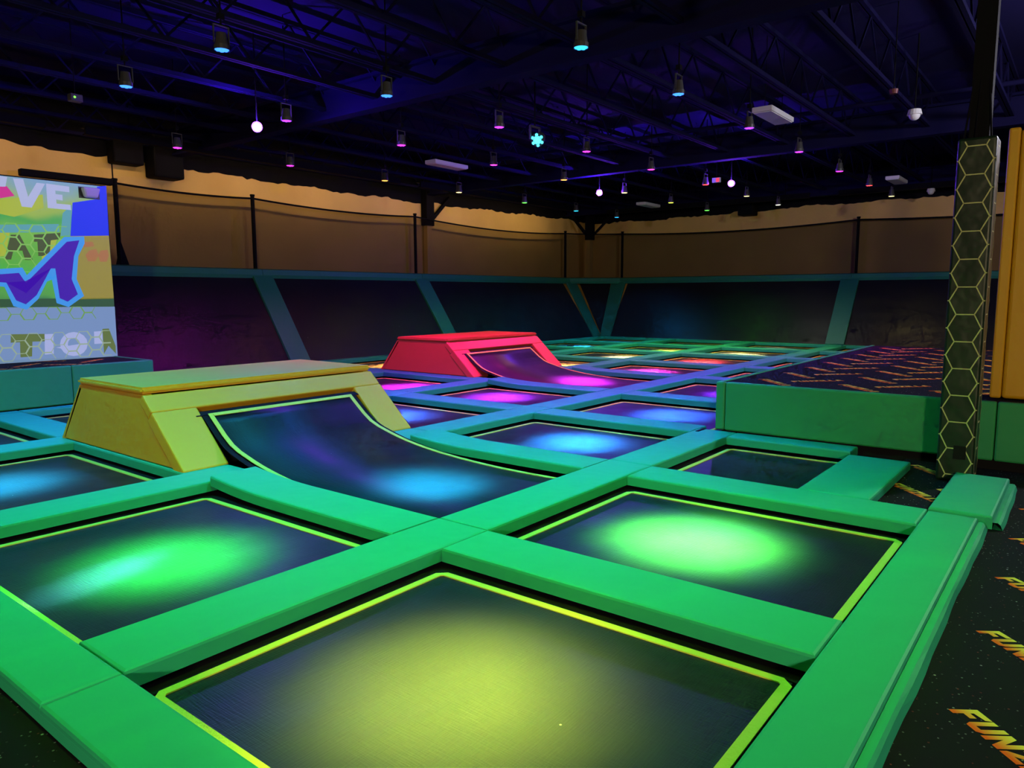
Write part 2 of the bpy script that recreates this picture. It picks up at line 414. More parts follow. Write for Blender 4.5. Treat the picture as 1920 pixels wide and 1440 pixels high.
# ------------------------------------------------------------------ mats
def border_mesh(w, h, bw, cut):
    """webbing frame with clipped corners, outer size w x h"""
    def ring(x0, y0, x1, y1, c): return [(x0 + c, y0), (x1 - c, y0), (x1, y0 + c), (x1, y1 - c), (x1 - c, y1), (x0 + c, y1), (x0, y1 - c), (x0, y0 + c)]
    o = ring(0, 0, w, h, cut); i = ring(bw, bw, w - bw, h - bw, cut * 0.25)
    V = [(x, y, 0.003) for x, y in o] + [(x, y, 0.003) for x, y in i] + [(x, y, -0.003) for x, y in o] + [(x, y, -0.003) for x, y in i]
    Fc = []
    for k in range(8):
        n = (k + 1) % 8; Fc += [(k, n, 8 + n, 8 + k), (16 + n, 16 + k, 24 + k, 24 + n), (k, 16 + k, 16 + n, n), (8 + n, 24 + n, 24 + k, 8 + k)]
    return V, Fc
def bed(x0, x1, y0, y1, label, group='flat trampoline mats', z=BED_Z, gap=0.06):
    t = empty('trampoline_mat', ((x0 + x1) / 2, (y0 + y1) / 2, z)); tag(t, label, 'trampoline', group)
    hx, hy = (x1 - x0) / 2, (y1 - y0) / 2
    # sagging woven surface
    n = 8; V = []; Fc = []
    for j in range(n + 1):
        for i in range(n + 1):
            u, v = i / n * 2 - 1, j / n * 2 - 1
            V.append((u * (hx - gap - 0.01), v * (hy - gap - 0.01), -0.008 * (1 - u * u) * (1 - v * v)))
    for j in range(n):
        for i in range(n): Fc.append((j * (n + 1) + i, j * (n + 1) + i + 1, (j + 1) * (n + 1) + i + 1, (j + 1) * (n + 1) + i))
    ws = mesh_obj('woven_surface', V, Fc, M_BED, t, smooth=True)
    Vb, Fb = border_mesh(2 * (hx - gap), 2 * (hy - gap), 0.045, 0.05)
    mesh_obj('webbing_border', [(x - hx + gap, y - hy + gap, q + 0.003) for x, y, q in Vb], Fb, M_BORDER, ws)
    Vs, Fs = border_mesh(2 * (hx + 0.10), 2 * (hy + 0.10), 0.10 + gap - 0.002, 0.02)
    mesh_obj('spring_cover', [(x - hx - 0.10, y - hy - 0.10, q * 2 - 0.008) for x, y, q in Vs], Fs, M_BLACK, t)
    return t

LIGHTS = []   # (x, y, hue name, colour, core factor, spill factor, show)
HUE = {'lime': (0.74, 1.0, 0.06), 'green': (0.11, 1.0, 0.07), 'spring': (0.03, 1.0, 0.07), 'cyan': (0.02, 0.62, 1.0), 'azure': (0.02, 0.36, 1.0),
       'blue': (0.03, 0.16, 1.0), 'violet': (0.25, 0.03, 1.0), 'purple': (0.48, 0.03, 1.0), 'magenta': (0.95, 0.03, 0.95), 'pink': (1.0, 0.04, 0.55),
       'red': (1.0, 0.05, 0.05), 'orange': (1.0, 0.35, 0.06), 'cream': (1.0, 0.80, 0.25), 'white': (0.95, 0.95, 0.75)}
row_y = [1.96, 4.35, 7.30, 9.45, 12.6]
row_x = [2.13, 4.42, 6.70, 8.98, 11.45, 13.9, 16.6, 19.2, 21.65]
rows_h = [['lime', 'green', None, None, None, None, None, None, None],
          ['spring', 'cyan', 'azure', 'blue', 'violet', 'purple', 'magenta', 'red', 'cream'],
          ['cyan', 'blue', 'blue', 'purple', 'magenta', 'pink', 'red', 'cream', 'white'],
          ['azure', 'blue', 'violet', 'magenta', 'pink', 'orange', 'cream', 'lime', 'green'],
          [None, None, 'magenta', 'magenta', 'orange', 'cream', 'green', 'cyan', 'azure']]
WORDS = {'lime': 'yellow-green', 'green': 'bright green', 'spring': 'emerald green', 'cyan': 'cyan', 'azure': 'sky blue', 'blue': 'blue', 'violet': 'blue-violet', 'purple': 'purple',
         'magenta': 'magenta', 'pink': 'pink', 'red': 'red', 'orange': 'orange', 'cream': 'pale yellow', 'white': 'white'}
for r in range(5):
    for c in range(9):
        if not cell_used(c, r) or (c, r) in wedges or (c, r) in ramp_beds: continue
        if r == 0 and c > 2: continue
        x0, x1 = XL[c] + PW, XL[c + 1] - PW; y0, y1 = YL[r] + PW, YL[r + 1] - PW
        if c == 0: x0 = 1.22
        if r == 0: y0 = 0.80
        if r == 4: y1 = 13.62
        if c == 8: x1 = 22.70
        h = rows_h[r][c]
        if r == 0 and c == 2:
            bed(5.735, 7.42, 1.70, 2.955, 'small unlit black trampoline mat in front of the green platform'); continue
        lab = f'black trampoline mat lit {WORDS[h]}, {ORD[c]} from near end, {ORD[r]} row from walkway carpet'
        bed(x0, x1, y0, y1, lab)

# ------------------------------------------------------------------ ramps
def mat_profile(y0, ye, n=26):
    """flat mat that sweeps up into the ramp: list of (y, z)"""
    pts = [(-2.53, -0.115), (-1.65, -0.112), (-0.95, -0.07), (-0.5, -0.01), (-0.17, 0.065), (0.10, 0.16), (0.42, 0.405)]
    out = []
    for i in range(n + 1):
        y = -2.53 + (0.42 + 2.53) * i / n
        # Catmull-like monotone interpolation
        for k in range(len(pts) - 1):
            if pts[k][0] <= y <= pts[k + 1][0] + 1e-9:
                p0 = pts[max(0, k - 1)]; p1 = pts[k]; p2 = pts[k + 1]; p3 = pts[min(len(pts) - 1, k + 2)]
                m1 = (p2[1] - p0[1]) / (p2[0] - p0[0]) if p2[0] != p0[0] else 0; m2 = (p3[1] - p1[1]) / (p3[0] - p1[0]) if p3[0] != p1[0] else 0
                if k == 0: m1 = 0
                hh = p2[0] - p1[0]; t = (y - p1[0]) / hh
                z = (2*t**3 - 3*t**2 + 1) * p1[1] + (t**3 - 2*t**2 + t) * hh * m1 + (-2*t**3 + 3*t**2) * p2[1] + (t**3 - t**2) * hh * m2
                out.append((y, z)); break
    return out

def ramp(name_col, x0, x1, yb, yback, mat, label, mlabel, mx0, mx1, ymat0, htop=0.68, ytop0=0.67, ytop1=2.03):
    """x0..x1 width, yb front foot, yback rear foot; mat sweeps up between mx0 and mx1"""
    t = empty('jump_ramp', ((x0 + x1) / 2, (yb + yback) / 2, 0)); tag(t, label, 'ramp')
    ox, oy = -(x0 + x1) / 2, -(yb + yback) / 2
    def P(x, y, z): return (x + ox, y + oy, z)
    zt = htop - 0.065
    ya, yz = yb + ytop0, yb + ytop1
    # top pad
    bm = bmesh.new(); bm_box(bm, x0 - 0.018 + ox, x1 + 0.018 + ox, ya + oy, yz + oy, zt + 0.004, htop)
    bmesh.ops.bevel(bm, geom=bm.edges[:], offset=0.022, segments=2, affect='EDGES'); bm_obj('top_pad', bm, mat, t)
    # end panels, trapezium with thickness
    for s, xa in ((0, x0), (1, x1)):
        xi = xa + (0.09 if s == 0 else -0.09)
        xs = (xa, xi) if s == 0 else (xi, xa)
        hexa('end_panel', [P(xs[0], yb + 0.03, 0.004), P(xs[1], yb + 0.03, 0.004), P(xs[1], yback - 0.05, 0.004), P(xs[0], yback - 0.05, 0.004)],
             [P(xs[0], ya + 0.02, zt), P(xs[1], ya + 0.02, zt), P(xs[1], yz - 0.02, zt), P(xs[0], yz - 0.02, zt)], mat, t, bevel=0.012)
    # rear panel
    slab('rear_panel', [P(x1, yback, 0.004), P(x0, yback, 0.004), P(x0, yz, zt), P(x1, yz, zt)], 0.07, mat, t, bevel=0.012)
    # front frame pads: slope from (yb,0) to (ya,zt)
    def S(x, k): return Vector(P(x, yb + (ya - yb) * k, 0.004 + (zt - 0.004) * k))
    ktop = (0.47) / zt
    def leg(xa, xb):
        q = [S(xa, 0.0), S(xb, 0.0), S(xb, ktop), S(xa, ktop)]
        slab('leg_pad', q, 0.13, mat, t, bevel=0.014)
    leg(x0 - 0.014, x0 + 0.41); leg(x1 - 0.38, x1 + 0.014)
    slab('lintel_pad', [S(x0 - 0.012, ktop), S(x1 + 0.012, ktop), S(x1 + 0.012, 1.0), S(x0 - 0.012, 1.0)], 0.10, mat, t, bevel=0.014)
    # black curtain behind the opening
    dy = Vector((0, 0.16, -0.02))
    slab('spring_curtain', [S(x0 + 0.1, 0.0) + dy, S(x1 - 0.1, 0.0) + dy, S(x1 - 0.1, 0.95) + dy, S(x0 + 0.1, 0.95) + dy], 0.02, M_BLACK, t)
    # curved mat, a thing of its own
    m = empty('curved_trampoline_mat', ((mx0 + mx1) / 2, ymat0, 0)); tag(m, mlabel, 'trampoline')
    prof = mat_profile(0, 0); y_first = prof[0][0]
    span = [(yb + y - ymat0, z) for y, z in prof]
    # stretch the flat part to begin at ymat0
    yA = span[0][0]
    span = [((y - yA) * (span[-1][0]) / (span[-1][0] - yA), z) for y, z in span]
    w = (mx1 - mx0) / 2; g = 0.06
    def strip(nm, xa, xb, dz, mt, rng, thick=0.006):
        V = []; Fc = []
        for (y, z) in rng: V += [(xa, y, z + dz), (xb, y, z + dz), (xb, y, z + dz - thick), (xa, y, z + dz - thick)]
        for i in range(len(rng) - 1):
            for j in range(4): Fc.append((i * 4 + j, i * 4 + (j + 1) % 4, (i + 1) * 4 + (j + 1) % 4, (i + 1) * 4 + j))
        Fc.append((3, 2, 1, 0)); L = (len(rng) - 1) * 4; Fc.append((L, L + 1, L + 2, L + 3))
        return mesh_obj(nm, V, Fc, mt, m, smooth=False)
    inner = [(y + (g + 0.045 if i == 0 else 0), z) for i, (y, z) in enumerate(span)]
    s = strip('woven_surface', -w + g, w - g, 0, M_BED, inner, 0.004)
    s.data.polygons.foreach_set('use_smooth', [True] * len(s.data.polygons))
    strip('webbing_border', -w + g, -w + g + 0.045, 0.004, M_BORDER, inner)
    strip('webbing_border', w - g - 0.045, w - g, 0.004, M_BORDER, inner)
    strip('webbing_border', -w + g + 0.045, w - g - 0.045, 0.0045, M_BORDER, span[-2:][0:1] + [(span[-1][0], span[-1][1])] if False else [(span[-1][0] - 0.035, span[-1][1] - 0.018), span[-1]])
    strip('webbing_border', -w + g, w - g, 0.004, M_BORDER, [(g, span[0][1]), (g + 0.045, span[0][1])])
    strip('spring_cover', -w + 0.004, -w + g - 0.002, -0.012, M_BLACK, span)
    strip('spring_cover', w - g + 0.002, w - 0.004, -0.012, M_BLACK, span)
    strip('spring_cover', -w - 0.05, w + 0.05, -0.012, M_BLACK, [(span[-1][0] + 0.004, span[-1][1] + 0.004), (span[-1][0] + 0.08, span[-1][1] + 0.03)])
    strip('spring_cover', -w, w, -0.012, M_BLACK, [(-0.10, span[0][1]), (g - 0.002, span[0][1])])
    return t
ramp('yellow', 3.09, 5.74, 5.985, 8.56, M_YEL, 'yellow padded jump ramp with a flat top', 'black curved mat sweeping up into the yellow ramp', 3.495, 5.305, 3.385)
ramp('red', 10.05, 12.88, 8.78, 11.32, M_RED, 'red padded jump ramp standing in the middle of the hall', 'black curved mat sweeping up into the red ramp', 10.24, 12.375, 5.975)

# ------------------------------------------------------------------ platforms
def platform(name, x0, x1, y0, y1, label, dirs):
    t = empty(name, ((x0 + x1) / 2, (y0 + y1) / 2, -0.9)); tag(t, label, 'platform')
    ox, oy, oz = -(x0 + x1) / 2, -(y0 + y1) / 2, 0.9
    box('deck', x0 + 0.06 + ox, x1 - 0.06 + ox, y0 + 0.06 + oy, y1 - 0.06 + oy, -0.9 + oz, PLAT_Z - 0.03 + oz, M_BLACK, t)
    box('carpet_top', x0 + 0.05 + ox, x1 - 0.05 + ox, y0 + 0.05 + oy, y1 - 0.05 + oy, PLAT_Z - 0.03 + oz, PLAT_Z + oz, M_CARPET, t)
    return t, ox, oy, oz
PX0, PX1, PY0, PY1 = 7.72, 15.0, -7.9, 3.21
pr, ox, oy, oz = platform('raised_platform', PX0, PX1, PY0, PY1, 'low green padded platform with lettered black carpet on the right', None)
# side pads, segment by segment
def side_pad(x0, x1, y0, y1, parent, o):
    return box('side_pad', x0 + o[0], x1 + o[0], y0 + o[1], y1 + o[1], 0.006 + o[2], PLAT_Z + 0.012 + o[2], M_PLAT, parent, bevel=0.018)
ys = [PY1, PY1 - 0.11, 0.60, -1.6, -3.8, -7.9]
for a, b_ in zip(ys, ys[1:]): side_pad(PX0, PX0 + 0.06, b_ + 0.003, a - 0.003, pr, (ox, oy, oz))
xs = [PX0 + 0.06, 10.2, 12.6, PX1]
for a, b_ in zip(xs, xs[1:]): side_pad(a + 0.003, b_ - 0.003, PY1 - 0.06, PY1, pr, (ox, oy, oz))
LX0, LX1, LY0, LY1 = -3.0, 5.34, 11.10, 13.3
pl, lox, loy, loz = platform('raised_platform', LX0, LX1, LY0, LY1, 'low teal padded platform below the lit screen on the left', None)
xs = [LX0, -0.6, 1.8, 4.2, LX1]
for a, b_ in zip(xs, xs[1:]): side_pad(a + 0.003, b_ - 0.003, LY0, LY0 + 0.06, pl, (lox, loy, loz))
side_pad(LX1 - 0.06, LX1, LY0 + 0.06, LY1, pl, (lox, loy, loz))

# carpet lettering ---------------------------------------------------------
def word_mesh():
    """the carpet's word in heavy slanted capitals, as flat print"""
    H = 0.105; s = 0.10; LTR = {
        'F': (0.074, [[(0, 0), (.026, 0), (.026, H), (0, H)], [(.026, H - .03), (.074, H - .022), (.080, H), (.026, H)], [(.026, .038), (.060, .038), (.060, .062), (.026, .062)]]),
        'U': (0.076, [[(0, .02), (.026, .026), (.026, H), (0, H)], [(.050, .026), (.076, .02), (.076, H), (.050, H)], [(0, .02), (.014, 0), (.062, 0), (.076, .02), (.050, .026), (.026, .026)]]),
        'N': (0.080, [[(0, 0), (.025, 0), (.025, H), (0, H)], [(.055, 0), (.080, 0), (.080, H), (.055, H)], [(.025, H), (.025, .06), (.055, 0), (.055, .045)]]),
        'Z': (0.076, [[(0, H - .026), (.076, H - .026), (.076, H), (0, H)], [(0, 0), (.076, 0), (.076, .026), (0, .026)], [(0, .026), (.032, .026), (.076, H - .026), (.044, H - .026)]]),
        'I': (0.026, [[(0, 0), (.026, 0), (.026, H), (0, H)]]),
        'L': (0.064, [[(0, 0), (.026, 0), (.026, H), (0, H)], [(.026, 0), (.064, 0), (.064, .027), (.026, .027)]]),
        'A': (0.086, [[(0, 0), (.026, 0), (.050, H), (.026, H)], [(.060, 0), (.086, 0), (.060, H), (.036, H)], [(.024, .022), (.064, .022), (.060, .044), (.026, .044)]])}
    V = []; Fc = []; x = 0
    for ch in 'FUNZILLA':
        w, polys = LTR[ch]
        for p in polys:
            b0 = len(V)
            V += [(x + a + s * b * 1.6, b, 0.0) for a, b in p]; Fc.append(tuple(range(b0, b0 + len(p))))
        x += w + 0.009
    return V, Fc, x
WV, WF, WLEN = word_mesh()
wme = bpy.data.meshes.new('printed_word'); wme.from_pydata(WV, [], WF); wme.update(); wme.materials.append(M_WORD)
def lay_words(parent, x0, x1, y0, y1, z, po, px=8.30, py=2.95, pitch=0.865, margin=0.02, limit=400, keep=None):
    dA, dB = Vector((-0.72, -0.69, 0)).normalized(), Vector((0.735, -0.68, 0)).normalized()
    cnt = 0
    for i in range(-20, 40):
        for j in range(-16, 16):
            for d, dx, dy in ((dA, 0.0, 0.0), (dB, -0.05, -0.42)):
                s = Vector((px + i * pitch + dx, py + j * 0.86 + dy, 0)); e = s + d * WLEN
                up = Vector((-d.y, d.x, 0)); pts = [s, e, s + up * 0.105, e + up * 0.105]
                if not all(x0 + margin < p.x < x1 - margin and y0 + margin < p.y < y1 - margin for p in pts): continue
                if keep and not keep(s, e): continue
                if cnt >= limit: continue
                o = link('printed_word', wme, parent)
                o.location = (s.x + po[0], s.y + po[1], z + 0.0015 + po[2]); o.rotation_euler = (0, 0, math.atan2(d.y, d.x)); cnt += 1
lay_words(pr, PX0, PX1, -0.4, PY1 - 0.03, PLAT_Z, (ox, oy, oz), limit=170)
lay_words(pl, LX0, LX1, LY0 + 0.05, LY1, PLAT_Z, (lox, loy, loz), px=3.2, py=12.9, limit=30, keep=lambda s, e: s.x > 2.0)
# walkway: rows pinned to the photographed ones
lay_words(deck_right, -1.0, 7.6, -2.6, 0.60, CARPET_Z, (0, 0, 0), px=3.08 + 0.0, py=0.32, pitch=0.83, margin=-0.3, limit=120, keep=lambda s, e: max(s.y, e.y) < 0.62 and s.x > 0.5)
lay_words(deck_gap, 5.7, 7.7, 0.45, 1.6, CARPET_Z, (0, 0, 0), px=6.62, py=1.24, pitch=0.83, margin=-0.2, limit=6)
lay_words(deck_left, -4.0, 1.02, 0.6, 8.0, CARPET_Z, (0, 0, 0), px=0.75, py=3.75, pitch=0.83, margin=0.02, limit=40, keep=lambda s, e: s.x > -1.5 and min(s.y, e.y) > 3.35)

# ------------------------------------------------------------------ hexagon post and yellow post
cx0, cx1, cy0, cy1, ctop = 7.00, 7.27, 0.675, 0.945, 2.73
hp = empty('hexagon_post', ((cx0 + cx1) / 2, (cy0 + cy1) / 2, CARPET_Z)); tag(hp, 'tall dark green padded post with a yellow hexagon pattern', 'post')
hox, hoy, hoz = -(cx0 + cx1) / 2, -(cy0 + cy1) / 2, -CARPET_Z
box('padded_sleeve', cx0 + hox, cx1 + hox, cy0 + hoy, cy1 + hoy, 0.004, ctop + hoz, M_HEXG, hp, bevel=0.022, seg=3)
box('steel_core', 0 - 0.07, 0.07, -0.07, 0.07, ctop + hoz - 0.1, 5.5 + hoz, M_STEEL, hp)
bm = bmesh.new(); pitch = 0.2225
def line(p, q, w=0.0045):
    beam(bm, p, q, w * 2, 0.004)
def hexline(bm, a, b_, face, w=0.009):
    """thin strip on a post face; a,b are (s,z); face 'x' = the face turned to -x, 'y' = the face turned to -y"""
    if face == 'x': p, q = Vector((cx0 + hox - 0.0015, a[0] + hoy, a[1])), Vector((cx0 + hox - 0.0015, b_[0] + hoy, b_[1])); n = Vector((1, 0, 0))
    else: p, q = Vector((a[0] + hox, cy0 + hoy - 0.0015, a[1])), Vector((b_[0] + hox, cy0 + hoy - 0.0015, b_[1])); n = Vector((0, 1, 0))
    d = (q - p).normalized(); s = d.cross(n) * w / 2
    vv = [bm.verts.new(v) for v in (p - s, q - s, q + s, p + s)]; bm.faces.new(vv)
    vv2 = [bm.verts.new(v + n * 0.0012) for v in (p - s, q - s, q + s, p + s)]; bm.faces.new(vv2[::-1])
for face, c0, c1 in (('x', cy0, cy1), ('y', cx0, cx1)):
    cen = (c0 + c1) / 2; R_ = pitch / math.sqrt(3); lo, hi = c0 + 0.024, c1 - 0.024
    half = min(R_, (c1 - c0) / 2 - 0.016)
    z = -0.16
    while z < ctop + hoz:
        def cl(p, q):
            # clip to sleeve height
            zmin, zmax = 0.03, ctop + hoz - 0.03
            (a0, z0), (a1, z1) = p, q
            if z0 > z1: (a0, z0), (a1, z1) = (a1, z1), (a0, z0)
            if z1 < zmin or z0 > zmax: return
            if z0 < zmin: t = (zmin - z0) / (z1 - z0) if z1 != z0 else 0; a0, z0 = a0 + (a1 - a0) * t, zmin
            if z1 > zmax: t = (zmax - z0) / (z1 - z0) if z1 != z0 else 1; a1, z1 = a0 + (a1 - a0) * t, zmax
            hexline(bm, (a0, z0), (a1, z1), face)
        zc = z + pitch / 2
        cl((cen - R_ / 2, z), (cen + R_ / 2, z))
        for s in (-1, 1):
            va = cen + s * half
            edge_ = cen + s * ((c1 - c0) / 2 - 0.004)
            if abs(edge_ - va) > 0.004: cl((va, zc), (edge_, zc + 0.0001))
            cl((cen + s * R_ / 2, z), (va, zc)); cl((va, zc), (cen + s * R_ / 2, z + pitch))
        z += pitch
bm_obj('hexagon_print', bm, M_HEXL, hp)
box('black_plate', cx0 + hox - 0.006, cx0 + hox, cy0 + hoy + 0.06, cy0 + hoy + 0.15, 0.20, 0.31, M_BLACK, hp, bevel=0.002)
for dy in (-0.09, 0.02, 0.10):
    bar('hanging_strap', (-0.10, dy, ctop + hoz - 0.02), (-0.06, dy * 0.5, ctop + hoz + 0.5), 0.008, M_STEEL, hp)

yp = empty('yellow_post', (8.2, 0.5, PLAT_Z)); tag(yp, 'tall yellow padded post standing on the platform at the right edge', 'post')
box('corner_pad', -0.20, 0.16, 0.10, 0.19, 0.012, 2.42, M_POST, yp, bevel=0.018)
box('front_pad', -0.20, 0.16, -0.16, 0.097, 0.012, 2.40, M_POST, yp, bevel=0.03, seg=3)
box('side_pad', 0.02, 0.30, -0.46, -0.165, 0.012, 2.40, M_POST, yp, bevel=0.03, seg=3)
box('steel_core', -0.08, 0.08, -0.1, 0.06, 2.38, 3.85, M_STEEL, yp)

# ------------------------------------------------------------------ wall trampolines
def LP(x, z, d=0.0): return Vector((x, 14.05 + 0.70 * z, z)) + Vector((0, -0.82, 0.573)) * d
def RP(y, z, d=0.0): return Vector((23.05 + 0.72 * z, y, z)) + Vector((-0.81, 0, 0.584)) * d
M_WALLBED = M_BED
ZB, ZT = -0.06, 1.93
def wall_mat(P, a0, a1, label, flip):
    t = empty('wall_trampoline_mat', P((a0 + a1) / 2, ZB)); tag(t, label, 'trampoline', 'slanted wall mats'); o = t.location.copy()
    q = [P(a0, ZB), P(a1, ZB), P(a1, ZT), P(a0, ZT)]
    if flip: q = [q[1], q[0], q[3], q[2]]
    slab('woven_surface', [p - o for p in q], 0.03, M_WALLBED, t)
    return t
wall_mat(LP, 5.0, 9.83, 'slanted black wall mat nearest the lit screen', False)
wall_mat(LP, 10.31, 15.04, 'slanted black wall mat on the left wall behind the yellow ramp', False)
wall_mat(LP, 15.56, 22.60, 'slanted black wall mat on the left wall behind the red ramp', False)
wall_mat(RP, 6.20, 13.70, 'wide slanted black wall mat on the far wall right of the corner', True)
wall_mat(RP, -4.0, 5.67, 'slanted black wall mat on the far wall behind the hexagon post', True)
ct = empty('wall_trampoline_mat', (23.1, 14.1, 0)); tag(ct, 'triangular black wall mat in the far corner', 'trampoline', 'slanted wall mats')
o = ct.location
tri = [Vector((23.02, 13.95, -0.02)), RP(14.45, ZT), LP(23.75, ZT)]
tri = [p - o for p in tri]; nn = (tri[1] - tri[0]).cross(tri[2] - tri[0]).normalized() * 0.02
mesh_obj('woven_surface', tri + [p - nn for p in tri], [(0, 1, 2), (5, 4, 3), (0, 3, 4, 1), (1, 4, 5, 2), (2, 5, 3, 0)], M_WALLBED, ct)
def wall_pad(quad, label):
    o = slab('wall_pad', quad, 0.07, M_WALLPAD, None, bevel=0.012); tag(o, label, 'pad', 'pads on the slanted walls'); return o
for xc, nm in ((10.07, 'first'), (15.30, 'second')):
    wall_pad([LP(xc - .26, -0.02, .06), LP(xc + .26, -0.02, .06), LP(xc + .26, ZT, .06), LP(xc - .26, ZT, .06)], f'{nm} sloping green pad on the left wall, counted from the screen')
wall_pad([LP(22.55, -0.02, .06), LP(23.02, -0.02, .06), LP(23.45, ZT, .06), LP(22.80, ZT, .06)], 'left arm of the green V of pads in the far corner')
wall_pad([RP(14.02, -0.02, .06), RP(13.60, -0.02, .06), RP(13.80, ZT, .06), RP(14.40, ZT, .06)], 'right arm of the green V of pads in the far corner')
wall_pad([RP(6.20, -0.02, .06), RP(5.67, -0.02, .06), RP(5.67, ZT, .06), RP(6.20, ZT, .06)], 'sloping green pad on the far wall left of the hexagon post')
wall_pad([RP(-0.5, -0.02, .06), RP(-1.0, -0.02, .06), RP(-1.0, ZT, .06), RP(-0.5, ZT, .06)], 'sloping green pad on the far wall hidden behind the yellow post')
# horizontal top pads
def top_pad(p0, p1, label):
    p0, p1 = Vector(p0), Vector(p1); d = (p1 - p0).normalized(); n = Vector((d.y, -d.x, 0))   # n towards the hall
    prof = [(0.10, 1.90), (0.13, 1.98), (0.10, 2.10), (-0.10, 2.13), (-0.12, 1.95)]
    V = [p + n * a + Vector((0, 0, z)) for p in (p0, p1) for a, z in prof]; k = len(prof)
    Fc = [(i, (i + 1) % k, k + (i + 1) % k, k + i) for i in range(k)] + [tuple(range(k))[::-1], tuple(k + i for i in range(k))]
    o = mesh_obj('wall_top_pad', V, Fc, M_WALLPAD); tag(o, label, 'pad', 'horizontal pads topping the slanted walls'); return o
LTY, RTX = 15.47, 24.50
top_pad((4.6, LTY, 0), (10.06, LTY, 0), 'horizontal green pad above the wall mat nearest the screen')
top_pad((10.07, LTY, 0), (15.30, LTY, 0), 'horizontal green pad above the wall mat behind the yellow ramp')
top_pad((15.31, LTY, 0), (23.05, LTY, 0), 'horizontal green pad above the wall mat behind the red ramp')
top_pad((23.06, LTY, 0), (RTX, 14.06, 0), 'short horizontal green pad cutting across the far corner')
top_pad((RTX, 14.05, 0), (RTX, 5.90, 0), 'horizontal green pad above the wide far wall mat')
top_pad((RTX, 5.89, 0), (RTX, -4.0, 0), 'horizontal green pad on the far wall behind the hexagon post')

# ------------------------------------------------------------------ safety nets and poles
def net(p0, p1, sag, label, ztop=3.75, zbot=2.11):
    t = empty('safety_net', ((p0[0] + p1[0]) / 2, (p0[1] + p1[1]) / 2, zbot)); tag(t, label, 'net', 'nets above the slanted walls'); o = t.location.copy()
    n = 24; V = []; top = []
    for i in range(n + 1):
        k = i / n; p = Vector((*p0, 0)).lerp(Vector((*p1, 0)), k); z = ztop - sag * 4 * k * (1 - k)
        V += [p + Vector((0, 0, zbot)) - o, p + Vector((0, 0, z)) - o]; top.append(p + Vector((0, 0, z)) - o)
    mesh_obj('mesh_sheet', V, [(2 * i, 2 * i + 2, 2 * i + 3, 2 * i + 1) for i in range(n)], M_NET, t)
    bm = bmesh.new()
    for a, b_ in zip(top, top[1:]): bm_cyl(bm, a, b_, 0.022, seg=6, cap=False)
    bm_obj('top_hem', bm, M_STEEL, t)
    return t
NY, NX = 15.60, 24.60
net((6.95, NY), (10.04, NY), 0.05, 'dark safety net above the wall mat nearest the screen')
net((10.04, NY), (15.30, NY), 0.08, 'dark safety net above the wall mat behind the yellow ramp')
net((15.30, NY), (23.06, NY), 0.14, 'dark safety net above the wall mat behind the red ramp')
net((23.06, NY), (NX, 14.06), 0.02, 'narrow dark safety net cutting across the far corner')
net((NX, 14.06), (NX, 5.82), 0.13, 'long dark safety net on the far wall')
net((NX, 5.82), (NX, -3.0), 0.10, 'dark safety net on the far wall behind the hexagon post')
for (x, y), lab in (((6.95, NY), 'black net pole beside the lit screen'), ((10.04, NY), 'black net pole above the first sloping pad of the left wall'),
                    ((15.30, NY), 'black net pole above the second sloping pad of the left wall'), ((23.06, NY), 'left of two black net poles in the far corner'),
                    ((NX, 14.06), 'right of two black net poles in the far corner'), ((NX, 5.82), 'black net pole above the sloping pad on the far wall')):
    t = empty('net_pole', (x, y - 0.0, 2.12)); tag(t, lab, 'pole', 'net poles')
    bar('tube', (0, 0, 0), (0, 0, 1.68), 0.045, M_STEEL, t, 10); bar('cap', (0, 0, 1.68), (0, 0, 1.72), 0.055, M_STEEL, t, 10)
# roller housing above the screen, along the left end of the net line
o = box('screen_roller', 5.27, 6.90, NY - 0.07, NY + 0.07, 3.69, 3.82, M_STEEL, None, bevel=0.02); tag(o, 'long black roller housing on the wall above the lit screen', 'roller')

# ------------------------------------------------------------------ building columns with braces
def column(x, y, label, arms, zlow=3.55):
    t = empty('steel_column', (x, y, -0.9)); tag(t, label, 'column', 'steel columns')
    box('lower_shaft', -0.11, 0.11, -0.08, 0.08, 0.0, zlow + 0.9, M_WALL, t, bevel=0.008)
    box('upper_shaft', -0.16, 0.16, -0.12, 0.12, zlow + 0.9, 6.35, M_STEEL, t, bevel=0.008)
    for dx, dy in arms:
        bm = bmesh.new(); beam(bm, (dx * 0.05, dy * 0.05, zlow + 0.98), (dx * 0.95, dy * 0.95, 4.45 + 0.9), 0.09, 0.09); bm_obj('brace', bm, M_STEEL, t)
column(16.0, 15.77, 'black-topped steel column with one brace on the left wall', [(1, 0)])
column(24.12, 15.20, 'black-topped steel column with two braces in the far corner', [(-0.75, 0.4), (0.4, -0.75)])
o = box('ceiling_junction', 7.7, 8.35, 15.45, 15.88, 3.96, 4.9, M_STEEL, None, bevel=0.04); tag(o, 'black box hanging at the wall top above the first net', 'box', 'black boxes at the wall top')
o = box('ceiling_junction', 24.35, 24.88, 9.05, 9.55, 4.10, 4.9, M_STEEL, None, bevel=0.03); tag(o, 'black box hanging at the wall top of the far wall', 'box', 'black boxes at the wall top')
o = box('ceiling_junction', 6.95, 7.55, 15.55, 15.88, 4.16, 4.8, M_STEEL, None, bevel=0.03); tag(o, 'smaller black box beside the larger one at the wall top', 'box', 'black boxes at the wall top')

